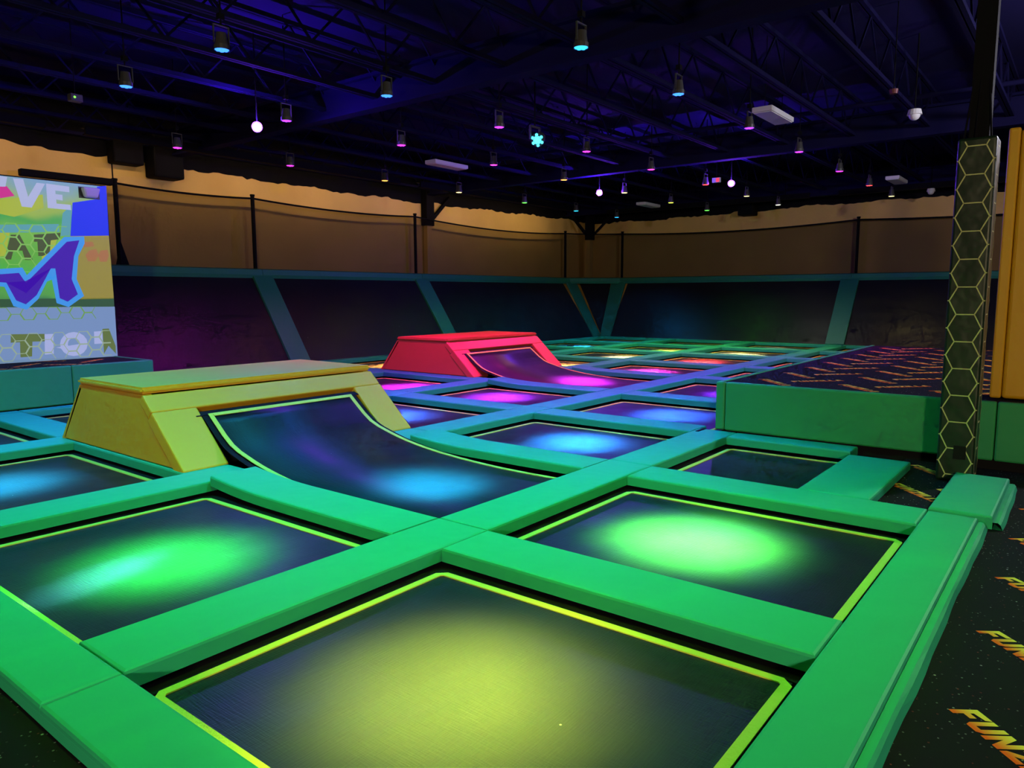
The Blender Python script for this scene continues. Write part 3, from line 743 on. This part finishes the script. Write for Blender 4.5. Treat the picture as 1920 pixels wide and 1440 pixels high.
# ------------------------------------------------------------------ lit screen on the left
SY, SX0, SX1, SZ0, SZ1 = 12.30, 0.9, 5.33, PLAT_Z + 0.005, 3.20
sc_ = empty('projection_screen', ((SX0 + SX1) / 2, SY, SZ0)); tag(sc_, 'bright lit screen with green hexagons and a purple letter on the left', 'screen')
def screen_mat():
    m = bpy.data.materials.new('projected_picture'); m.use_nodes = True; nt = m.node_tree; b = nt.nodes['Principled BSDF']
    geo = nt.nodes.new('ShaderNodeNewGeometry'); sep = nt.nodes.new('ShaderNodeSeparateXYZ'); nt.links.new(geo.outputs['Position'], sep.inputs[0])
    mr = nt.nodes.new('ShaderNodeMapRange'); mr.inputs['From Min'].default_value = SZ0; mr.inputs['From Max'].default_value = SZ1
    n = nt.nodes.new('ShaderNodeTexNoise'); n.inputs['Scale'].default_value = 1.6; n.inputs['Detail'].default_value = 2; nt.links.new(geo.outputs['Position'], n.inputs['Vector'])
    nt.links.new(sep.outputs['Z'], mr.inputs['Value'])
    ma = nt.nodes.new('ShaderNodeMath'); ma.operation = 'MULTIPLY_ADD'; ma.inputs[1].default_value = 0.22; nt.links.new(n.outputs['Fac'], ma.inputs[0])
    sb = nt.nodes.new('ShaderNodeMath'); sb.operation = 'SUBTRACT'; sb.inputs[1].default_value = 0.11; nt.links.new(mr.outputs[0], sb.inputs[0]); nt.links.new(sb.outputs[0], ma.inputs[2])
    cr = nt.nodes.new('ShaderNodeValToRGB'); cr.color_ramp.interpolation = 'EASE'
    stops = [(0.0, (110, 140, 170)), (0.12, (95, 140, 190)), (0.28, (90, 150, 185)), (0.31, (40, 110, 70)), (0.36, (80, 160, 60)), (0.48, (70, 175, 60)), (0.60, (90, 170, 50)), (0.70, (110, 180, 60)), (0.78, (70, 165, 70)), (0.86, (150, 180, 60)), (1.0, (120, 160, 190))]
    e = cr.color_ramp.elements
    e[0].position, e[0].color = stops[0][0], (*lin(stops[0][1]), 1); e[1].position, e[1].color = stops[-1][0], (*lin(stops[-1][1]), 1)
    for p, c in stops[1:-1]: el = e.new(p); el.color = (*lin(c), 1)
    nt.links.new(ma.outputs[0], cr.inputs[0]); b.inputs['Base Color'].default_value = (0.05, 0.05, 0.05, 1)
    nt.links.new(cr.outputs[0], b.inputs['Emission Color']); b.inputs['Emission Strength'].default_value = 0.9
    return m
box('screen_sheet', SX0 - (SX0 + SX1) / 2, SX1 - (SX0 + SX1) / 2, 0, 0.03, 0, SZ1 - SZ0, screen_mat(), sc_)
box('frame', SX0 - (SX0 + SX1) / 2 - 0.05, SX1 - (SX0 + SX1) / 2 + 0.03, 0.031, 0.10, 0, SZ1 - SZ0 + 0.02, M_BLACK, sc_)
def SP(u, v): return (SX0 + (SX1 - SX0) * 0 + u - (SX0 + SX1) / 2, v - SZ0)
PIC = {}
def pic(name, polys, rgb, layer, strength=0.9):
    key = rgb
    if key not in PIC: PIC[key] = emit_mat('projected_colour', lin(rgb), strength)
    V = []; Fc = []
    for p in polys:
        b0 = len(V); V += [(x - (SX0 + SX1) / 2, -0.0015 * layer, z - SZ0) for x, z in p]; Fc.append(tuple(range(b0, b0 + len(p))))
    return mesh_obj(name, V, Fc, PIC[key], sc_)
PICTURE = [
    ('blue_panel', (22, 52, 238), 1, [[(5.208, 3.188), (5.347, 3.216), (5.336, 2.448), (4.772, 2.406), (4.84, 2.91), (5.195, 2.997)]]),
    ('amber_panel', (150, 138, 52), 1, [[(4.772, 2.406), (5.336, 2.448), (5.346, 1.457), (4.705, 1.447)]]),
    ('pale_band', (118, 146, 192), 1, [[(3.349, 1.347), (5.351, 1.33), (5.345, 0.537), (3.29, 0.596)]]),
    ('dark_band', (44, 84, 48), 1, [[(3.357, 1.457), (5.347, 1.471), (5.345, 1.33), (3.348, 1.342)]]),
    ('yellow_patch', (168, 184, 52), 1, [[(3.756, 2.833), (4.439, 2.988), (4.437, 2.795), (4.046, 2.635), (3.745, 2.685)], [(3.643, 2.457), (3.99, 2.48), (3.894, 2.074), (3.611, 2.038)], [(4.385, 2.404), (4.615, 2.444), (4.521, 2.15), (4.359, 2.039)]]),
    ('cyan_stripe', (90, 160, 170), 2, [[(3.731, 2.5), (4.624, 2.576), (4.628, 2.458), (3.722, 2.388)], [(4.689, 2.739), (4.83, 2.882), (4.765, 2.414), (4.636, 2.398)]]),
    ('pink_triangle', (205, 48, 140), 2, [[(3.771, 3.03), (3.985, 3.058), (4.073, 2.933), (3.757, 2.845)]]),
    ('pale_letters', (176, 184, 222), 3, [[(4.069, 3.179), (4.199, 3.182), (4.248, 2.918), (4.152, 2.79)], [(4.152, 2.79), (4.248, 2.918), (4.28, 2.786)], [(4.28, 2.786), (4.224, 2.903), (4.369, 3.151), (4.479, 3.148)], [(4.493, 3.155), (4.806, 3.143), (4.805, 3.059), (4.611, 3.065), (4.612, 3.013), (4.704, 3.012), (4.703, 2.928), (4.613, 2.935), (4.616, 2.876), (4.807, 2.875), (4.812, 2.796), (4.491, 2.8)], [(3.784, 3.196), (3.999, 3.191), (3.967, 3.051), (3.771, 3.03)]]),
    ('dark_letters', (70, 84, 40), 2, [[(3.879, 2.023), (3.983, 2.38), (4.095, 2.386), (4.241, 2.03), (4.137, 2.027), (4.113, 2.159), (4.0, 2.154), (3.961, 2.026)], [(4.279, 2.398), (4.639, 2.446), (4.621, 2.352), (4.498, 2.327), (4.473, 2.148), (4.374, 2.092), (4.315, 2.09), (4.318, 2.297), (4.272, 2.294)]]),
    ('brown_hexes', (168, 112, 62), 2, [[(5.024, 2.199), (5.13, 2.231), (5.163, 2.136), (5.104, 2.038), (5.0, 2.035), (4.968, 2.128)], [(5.194, 2.206), (5.302, 2.225), (5.314, 2.128), (5.276, 2.038), (5.175, 2.035), (5.155, 2.128)], [(4.956, 2.331), (5.085, 2.338), (5.107, 2.271), (4.95, 2.244)]]),
    ('letter_outline', (62, 150, 236), 4, [[(3.555, 1.864), (4.095, 1.915), (4.144, 1.806), (4.125, 1.607), (3.54, 1.666)], [(4.144, 1.806), (4.684, 2.39), (4.967, 2.412), (4.967, 2.304), (4.493, 1.754), (4.129, 1.607)], [(4.967, 2.304), (4.864, 2.111), (4.815, 1.759), (4.904, 1.501), (4.672, 1.334), (4.511, 1.395), (4.469, 1.754), (4.685, 2.051)], [(4.493, 1.754), (4.421, 1.753), (4.269, 1.458), (4.125, 1.607), (4.367, 1.988)], [(4.269, 1.458), (4.107, 1.304), (3.94, 1.358), (3.84, 1.656), (4.131, 1.697)]]),
    ('letter_fill', (64, 22, 172), 5, [[(3.549, 1.785), (4.044, 1.837), (4.124, 1.692), (4.124, 1.542), (3.876, 1.695), (3.544, 1.716)], [(4.124, 1.692), (4.716, 2.318), (4.894, 2.349), (4.801, 2.108), (4.529, 1.913), (4.468, 1.912), (4.113, 1.542)], [(4.801, 2.108), (4.744, 1.758), (4.816, 1.528), (4.665, 1.415), (4.558, 1.47), (4.529, 1.913)], [(4.468, 1.912), (4.25, 1.516), (4.101, 1.382), (3.98, 1.44), (3.876, 1.695), (4.126, 1.723)]]),
    ('olive_letters', (96, 116, 56), 2, [[(3.877, 0.954), (4.315, 0.94), (4.312, 0.828), (4.147, 0.832), (4.126, 0.614), (3.976, 0.611), (3.985, 0.832), (3.867, 0.831)], [(5.139, 0.983), (5.238, 0.985), (5.323, 0.705), (5.32, 0.576), (5.215, 0.711), (5.139, 0.588)]]),
    ('pale_letters_low', (168, 178, 226), 2, [[(4.314, 0.935), (4.435, 0.935), (4.418, 0.634), (4.297, 0.629)], [(5.012, 0.946), (5.136, 0.949), (5.131, 0.752), (5.004, 0.751)], [(4.907, 0.756), (4.887, 0.685), (4.455, 0.727), (4.794, 0.762)], [(4.887, 0.685), (4.839, 0.626), (4.764, 0.697), (4.455, 0.727)], [(4.839, 0.626), (4.772, 0.59), (4.735, 0.679), (4.764, 0.697)], [(4.772, 0.59), (4.695, 0.581), (4.701, 0.674), (4.735, 0.679)], [(4.695, 0.581), (4.621, 0.6), (4.669, 0.683), (4.701, 0.674)], [(4.621, 0.6), (4.561, 0.644), (4.643, 0.705), (4.669, 0.683)], [(4.561, 0.644), (4.524, 0.706), (4.627, 0.736), (4.643, 0.705)], [(4.524, 0.706), (4.514, 0.777), (4.623, 0.771), (4.627, 0.736)], [(4.514, 0.777), (4.534, 0.847), (4.632, 0.806), (4.623, 0.771)], [(4.534, 0.847), (4.579, 0.904), (4.652, 0.835), (4.632, 0.806)], [(4.579, 0.904), (4.645, 0.941), (4.681, 0.854), (4.652, 0.835)], [(4.645, 0.941), (4.721, 0.952), (4.714, 0.86), (4.681, 0.854)], [(4.721, 0.952), (4.795, 0.935), (4.747, 0.851), (4.714, 0.86)], [(4.795, 0.935), (4.857, 0.892), (4.773, 0.829), (4.747, 0.851)], [(4.857, 0.892), (4.897, 0.829), (4.79, 0.798), (4.773, 0.829)], [(4.897, 0.829), (4.907, 0.756), (4.794, 0.762), (4.79, 0.798)]]),
]
for nm, rgb, layer, polys in PICTURE:
    if nm in ('olive_letters', 'dark_letters'):
        for p in polys: pic('projected_letter', [p], rgb, layer)
    else: pic(nm, polys, rgb, layer)
# honeycomb outlines over the picture
def hexes(x0, x1, z0, z1, r, rgb, layer, seed):
    rnd = random.Random(seed); polys = []; done = set()
    i = 0; x = x0
    while x < x1:
        z = z0 + (r * 0.866 if i % 2 else 0)
        while z < z1:
            if rnd.random() < 0.75:
                P = [(x + r * math.cos(k * math.pi / 3), z + r * math.sin(k * math.pi / 3)) for k in range(6)]
                Q = [(x + r * 0.90 * math.cos(k * math.pi / 3), z + r * 0.90 * math.sin(k * math.pi / 3)) for k in range(6)]
                for k in range(6):
                    quad = [P[k], P[(k + 1) % 6], Q[(k + 1) % 6], Q[k]]
                    if all(x0 - r < a < x1 and z0 - r * 0.2 < b_ < z1 for a, b_ in quad): polys.append(quad)
            z += r * 1.732
        x += r * 1.5; i += 1
    pic('honeycomb_lines', polys, rgb, layer)
hexes(3.3, 5.28, 0.56, 1.05, 0.115, (150, 172, 150), 3, 1)
hexes(3.3, 4.75, 1.85, 2.55, 0.115, (130, 190, 90), 3, 2)
hexes(3.3, 5.28, 1.15, 1.35, 0.11, (110, 160, 70), 3, 3)
el = empty('emergency_lamp', (5.08, SY - 0.012, 3.05)); tag(el, 'small white wall lamp in front of the screen top', 'lamp')
hexa('lamp_shell', [(-0.09, -0.09, -0.05), (0.10, -0.09, -0.05), (0.10, 0, -0.05), (-0.09, 0, -0.05)], [(-0.13, -0.13, 0.10), (0.13, -0.13, 0.10), (0.13, 0, 0.10), (-0.13, 0, 0.10)], M_WHITE, el, bevel=0.03)
hexa('mounting_plate', [(-0.15, -0.008, -0.06), (0.15, -0.008, -0.06), (0.15, 0.0, -0.06), (-0.15, 0.0, -0.06)], [(-0.15, -0.008, 0.11), (0.15, -0.008, 0.11), (0.15, 0.0, 0.11), (-0.15, 0.0, 0.11)], M_CAN, el)

# ------------------------------------------------------------------ ceiling fixtures
FZ = 4.03
def lens_mesh():
    bm = bmesh.new()
    for k in range(7):
        a = k * math.pi / 3; r = 0 if k == 6 else 0.045
        bm_cyl(bm, (r * math.cos(a), r * math.sin(a), -0.004), (r * math.cos(a), r * math.sin(a), 0.006), 0.019, seg=10)
    bm_cyl(bm, (0, 0, 0.004), (0, 0, 0.012), 0.07, seg=18)
    me = bpy.data.meshes.new('led_lens'); bm.to_mesh(me); bm.free(); return me
def can_mesh():
    bm = bmesh.new(); bm_cyl(bm, (0, 0, 0.0), (0, 0, 0.05), 0.078, 0.078, seg=18, cap=False); bm_cyl(bm, (0, 0, 0.05), (0, 0, 0.17), 0.070, 0.050, seg=18); bm_cyl(bm, (0, 0, 0.012), (0, 0, 0.05), 0.074, seg=18)
    me = bpy.data.meshes.new('lamp_can'); bm.to_mesh(me); bm.free(); me.materials.append(M_CAN); return me
def yoke_mesh():
    bm = bmesh.new()
    for s in (-1, 1): beam(bm, (s * 0.085, 0, 0.06), (s * 0.085, 0, 0.24), 0.022, 0.006)
    beam(bm, (-0.09, 0, 0.24), (0.09, 0, 0.24), 0.022, 0.008)
    me = bpy.data.meshes.new('yoke'); bm.to_mesh(me); bm.free(); me.materials.append(M_CAN); return me
def rod_mesh():
    bm = bmesh.new(); bm_cyl(bm, (0, 0, 0.24), (0, 0, 1.47), 0.009, seg=8); bm_box(bm, -0.03, 0.03, -0.03, 0.03, 0.30, 0.36)
    me = bpy.data.meshes.new('clamp_rod'); bm.to_mesh(me); bm.free(); me.materials.append(M_STEEL); return me
LENS, CAN, YOKE, ROD = lens_mesh(), can_mesh(), yoke_mesh(), rod_mesh()
LENS.materials.append(None)
HM = {k: emit_mat(f'{k}_led', c, 3.5) for k, c in HUE.items()}
def beam_light(loc, target, color, core, spill, k=190.0):
    """one lamp: a narrow bright beam inside a wide weak spill"""
    o = add_light('spot_beam', 'SPOT', loc, 1.0, color, target, spot_size=R2D(110), spot_blend=1.0, shadow_soft_size=0.05)
    d = o.data; d.use_nodes = True; nt = d.node_tree; em = nt.nodes['Emission']
    tc = nt.nodes.new('ShaderNodeTexCoord'); sp = nt.nodes.new('ShaderNodeSeparateXYZ'); nt.links.new(tc.outputs['Normal'], sp.inputs[0])
    def math_(op, a, b_=None):
        n = nt.nodes.new('ShaderNodeMath'); n.operation = op
        for i_, v in enumerate((a, b_)):
            if v is None: continue
            if isinstance(v, (int, float)): n.inputs[i_].default_value = v
            else: nt.links.new(v, n.inputs[i_])
        return n.outputs[0]
    c = math_('ABSOLUTE', sp.outputs['Z']); w = math_('SUBTRACT', 1.0, c); e = math_('EXPONENT', math_('MULTIPLY', math_('POWER', math_('MULTIPLY', w, k), 1.4), -1.0))
    st = math_('ADD', math_('MULTIPLY', e, float(core)), float(spill)); nt.links.new(st, em.inputs['Strength'])
    return o
def fixture(x, y, hue, label, core=1.0, spill=1.0, k=190.0):
    t = empty('led_spotlight', (x, y, FZ)); tag(t, label, 'spotlight', 'spotlights hanging over the mats')
    can_ = link('lamp_can', CAN, t); link('yoke', YOKE, t); link('clamp_rod', ROD, t)
    l = link('led_lens', LENS, can_); l.material_slots[0].link = 'OBJECT'; l.material_slots[0].material = HM[hue]
    c = HUE[hue]
    beam_light(t.location + Vector((0, 0, -0.02)), (x, y, 0), c, CORE_W * core, SPILL_W * spill, k)
    return t
SPILLS = {(r_, 8): 0.35 for r_ in range(5)}
for c_ in range(9): SPILLS[(4, c_)] = 0.4
SPILLS.update({(2, 1): 0.3, (3, 4): 0.4, (0, 0): 0.35, (0, 1): 1.6, (1, 0): 1.6})
HUE_SPILL = {'cyan': 1.6, 'azure': 2.0, 'blue': 2.5, 'violet': 2.5, 'purple': 2.4, 'magenta': 2.2, 'pink': 2.0}
WIDE = {(0, 0): 120.0, (0, 1): 170.0, (1, 0): 150.0}
BOOST = {(0, 1): 5.0, (0, 0): 0.8, (2, 1): 0.0, (3, 4): 0.0, (1, 0): 1.7}
for _r in (1, 2, 3, 4):
    for _c in range(2, 9): BOOST.setdefault((_r, _c), 3.6 if _c < 5 else 5.5)
for r in range(5):
    for c in range(9):
        h = rows_h[r][c]
        if not h: continue
        fixture(row_x[c], row_y[r], h, f'black LED spotlight glowing {WORDS[h]}, over the {ORD[c]} mat of the {ORD[r]} row', BOOST.get((r, c), 1.0), SPILLS.get((r, c), 1.0) * HUE_SPILL.get(h, 1.0), WIDE.get((r, c), 190.0))

# ultraviolet floods
UV = (0.16, 0.03, 1.0)
M_UV = emit_mat('ultraviolet_led', (0.55, 0.25, 1.0), 30)
for (x, y, e, lab) in ((6.70, 10.2, 300, 'ultraviolet flood lamp shining between the lamps at upper left'), (16.3, 10.0, 300, 'ultraviolet flood lamp shining above the far corner'), (16.9, 6.80, 230, 'ultraviolet flood lamp shining right of the far corner')):
    t = empty('ultraviolet_flood', (x, y, FZ + 0.02)); tag(t, lab, 'flood lamp', 'ultraviolet floods')
    aim = Vector((-x, -y, -2.2)).normalized(); q = aim.to_track_quat('-Z', 'Y')
    t.rotation_euler = (0, 0, 0)
    bm = bmesh.new(); bm_cyl(bm, (0, 0, 0.0), (0, 0, 0.12), 0.08, 0.06, seg=16); o = bm_obj('housing', bm, M_CAN, t); o.rotation_mode = 'QUATERNION'; o.rotation_quaternion = q
    bm = bmesh.new(); bm_cyl(bm, (0, 0, -0.008), (0, 0, -0.001), 0.05, seg=14); o = bm_obj('lamp_face', bm, M_UV, t); o.rotation_mode = 'QUATERNION'; o.rotation_quaternion = q
    bar('hanging_rod', (0, 0, 0.03), (0, 0, 1.45), 0.010, M_STEEL, t)
    p = Vector((x, y, FZ + 0.02)) + aim * 0.05
    add_light('ultraviolet_light', 'POINT', p, e, UV, shadow_soft_size=0.06)

# ------------------------------------------------------------------ other things on the ceiling
for (x, y, lab) in ((12.3, 4.28, 'white ceiling panel lamp, off, at upper right'), (12.3, 11.5, 'white ceiling panel lamp, off, above the left wall column'),
                    (21.8, 11.52, 'white ceiling panel lamp, off, left of the far wall'), (21.15, 4.15, 'white ceiling panel lamp, off, near the hexagon post')):
    t = empty('panel_lamp', (x, y, 4.33)); tag(t, lab, 'ceiling lamp', 'unlit white panel lamps')
    box('housing', -0.53, 0.53, -0.16, 0.16, 0.0, 0.08, M_WHITE, t, bevel=0.01)
    box('diffuser', -0.50, 0.50, -0.14, 0.14, -0.012, -0.001, M_WHITE, t)
    for sx in (-0.4, 0.4): bar('hanging_wire', (sx, 0, 0.08), (sx, 0, 1.17), 0.005, M_STEEL, t, 6)
for (x, y, mt, lab) in ((13.3, 2.41, M_WHITE, 'small white dome camera under the ceiling at upper right'), (23.4, 3.72, M_WHITE, 'small white dome camera on the far wall beside the hexagon post')):
    t = empty('dome_camera', (x, y, 4.30)); tag(t, lab, 'camera', 'dome cameras')
    bm = bmesh.new(); bm_cyl(bm, (0, 0, -0.02), (0, 0, 0.06), 0.11, 0.09, seg=16); bm_obj('base', bm, mt, t)
    bm = bmesh.new(); bmesh.ops.create_uvsphere(bm, u_segments=16, v_segments=8, radius=0.085); bmesh.ops.delete(bm, geom=[v for v in bm.verts if v.co.z > 0.01], context='VERTS')
    for v in bm.verts: v.co.z -= 0.02
    bm_obj('dome', bm, mt, t, smooth=True); bar('hanging_rod', (0, 0, 0.06), (0, 0, 1.2), 0.012, M_STEEL, t)

# moving head aimed at the near left mat
mh = empty('moving_head', (10.3, 7.55, FZ + 0.05)); tag(mh, 'round cyan moving-head lamp facing the camera below the middle girder', 'spotlight')
aim = (Vector((1.80, 4.44, BED_Z)) - mh.location).normalized(); q = aim.to_track_quat('-Z', 'Y')
for nm, bmf, mt in (('lamp_head', lambda b_: (bm_cyl(b_, (0, 0, 0.012), (0, 0, 0.20), 0.115, 0.09, seg=20)), M_CAN),
                    ('led_lens', lambda b_: [bm_cyl(b_, (rr * math.cos(k * math.pi / 3 + ph), rr * math.sin(k * math.pi / 3 + ph), 0.0), (rr * math.cos(k * math.pi / 3 + ph), rr * math.sin(k * math.pi / 3 + ph), 0.014), 0.024, seg=10) for rr, ph, nn_ in ((0.0, 0, 1), (0.045, 0, 6), (0.088, 0.5, 6)) for k in range(nn_)], emit_mat('cyan_head_led', (0.05, 0.75, 1.0), 4.0))):
    bm = bmesh.new(); bmf(bm); o = bm_obj(nm, bm, mt, mh); o.rotation_mode = 'QUATERNION'; o.rotation_quaternion = q
bm = bmesh.new(); beam(bm, (-0.13, 0.05, 0.0), (-0.13, 0.05, 0.22), 0.03, 0.03); beam(bm, (0.13, 0.05, 0.0), (0.13, 0.05, 0.22), 0.03, 0.03); beam(bm, (-0.14, 0.05, 0.22), (0.14, 0.05, 0.22), 0.03, 0.03)
bm_obj('yoke', bm, M_CAN, mh); bar('hanging_rod', (0, 0.05, 0.22), (0, 0.05, 1.42), 0.012, M_STEEL, mh)
beam_light(mh.location + aim * 0.03, (1.80, 4.44, BED_Z), (0.15, 0.95, 1.0), 230000, 0, k=9000.0)

for (wx, wy), ln, ax in WASH:  # housings of the added wall lamps; top and lip trim their light
    t = empty('added_wall_lamp', (wx, wy, 4.45)); t['kind'] = 'structure'; tag(t, 'added black linear lamp brightening the yellow wall, under the ceiling joists')
    h_ = ln / 2 + 0.03
    if ax == 0:
        box('channel_back', -h_, h_, -0.05, 0.0, -0.07, 0.06, M_STEEL, t); box('channel_top', -h_, h_, -0.05, 0.16, 0.06, 0.08, M_STEEL, t); box('channel_lip', -h_, h_, 0.0, 0.085, -0.07, -0.05, M_STEEL, t)
        for sx in (-ln / 2.5, ln / 2.5): bar('hanging_rod', (sx, 0, 0.08), (sx, 0, 1.05), 0.01, M_STEEL, t)
    else:
        box('channel_back', -0.05, 0.0, -h_, h_, -0.07, 0.06, M_STEEL, t); box('channel_top', -0.05, 0.16, -h_, h_, 0.06, 0.08, M_STEEL, t); box('channel_lip', 0.0, 0.085, -h_, h_, -0.07, -0.05, M_STEEL, t)
        for sx in (-ln / 2.5, ln / 2.5): bar('hanging_rod', (0, sx, 0.08), (0, sx, 1.05), 0.01, M_STEEL, t)

# small things
o = box('webbing_strap', 7.50, 7.70, 3.30, 3.335, 0.001, 0.006, M_BLACK, None); tag(o, 'short dark strap lying on the pad at the platform corner', 'strap')
t = empty('exit_sign', (17.3, 7.33, 4.22)); tag(t, 'tiny red and white lit sign hanging near the far corner', 'sign')
box('housing', -0.03, 0.03, -0.10, 0.10, -0.055, 0.055, M_WHITE, t); box('lit_panel', -0.034, -0.031, -0.08, 0.0, -0.045, 0.045, emit_mat('red_sign_light', (1.0, 0.05, 0.08), 1.2), t); bar('hanging_rod', (0, 0, 0.08), (0, 0, 1.28), 0.008, M_STEEL, t)
t = empty('laser_projector', (4.62, 11.4, 4.20)); tag(t, 'tiny black projector with a green light at upper left', 'projector')
box('housing', -0.08, 0.08, -0.06, 0.06, 0.0, 0.10, M_CAN, t, bevel=0.01); bar('green_diode', (-0.03, -0.064, 0.05), (-0.03, -0.061, 0.05), 0.016, emit_mat('green_diode_light', (0.2, 1.0, 0.05), 2.0), t); bar('hanging_rod', (0, 0, 0.10), (0, 0, 1.30), 0.008, M_STEEL, t)
t = empty('smoke_alarm', (11.7, 2.40, 4.27)); tag(t, 'small dark red alarm under the ceiling at upper right', 'alarm')
bm = bmesh.new(); bm_cyl(bm, (0, 0, 0), (0, 0, 0.06), 0.05, 0.06, seg=14); bm_obj('shell', bm, material('dark_red_plastic', (0.12, 0.01, 0.012), 0.5), t); bar('hanging_rod', (0, 0, 0.06), (0, 0, 1.23), 0.008, M_STEEL, t)
g = bpy.data.objects['safety_net']; o = Vector(g.location)
P_ = [Vector((6.88, 15.57, 2.13)) - o, Vector((7.12, 15.57, 2.13)) - o, Vector((6.98, 15.57, 2.60)) - o]
mesh_obj('gathered_corner', P_ + [p + Vector((0, 0.05, 0)) for p in P_], [(0, 1, 2), (5, 4, 3), (0, 3, 4, 1), (1, 4, 5, 2), (2, 5, 3, 0)], M_STEEL, g)
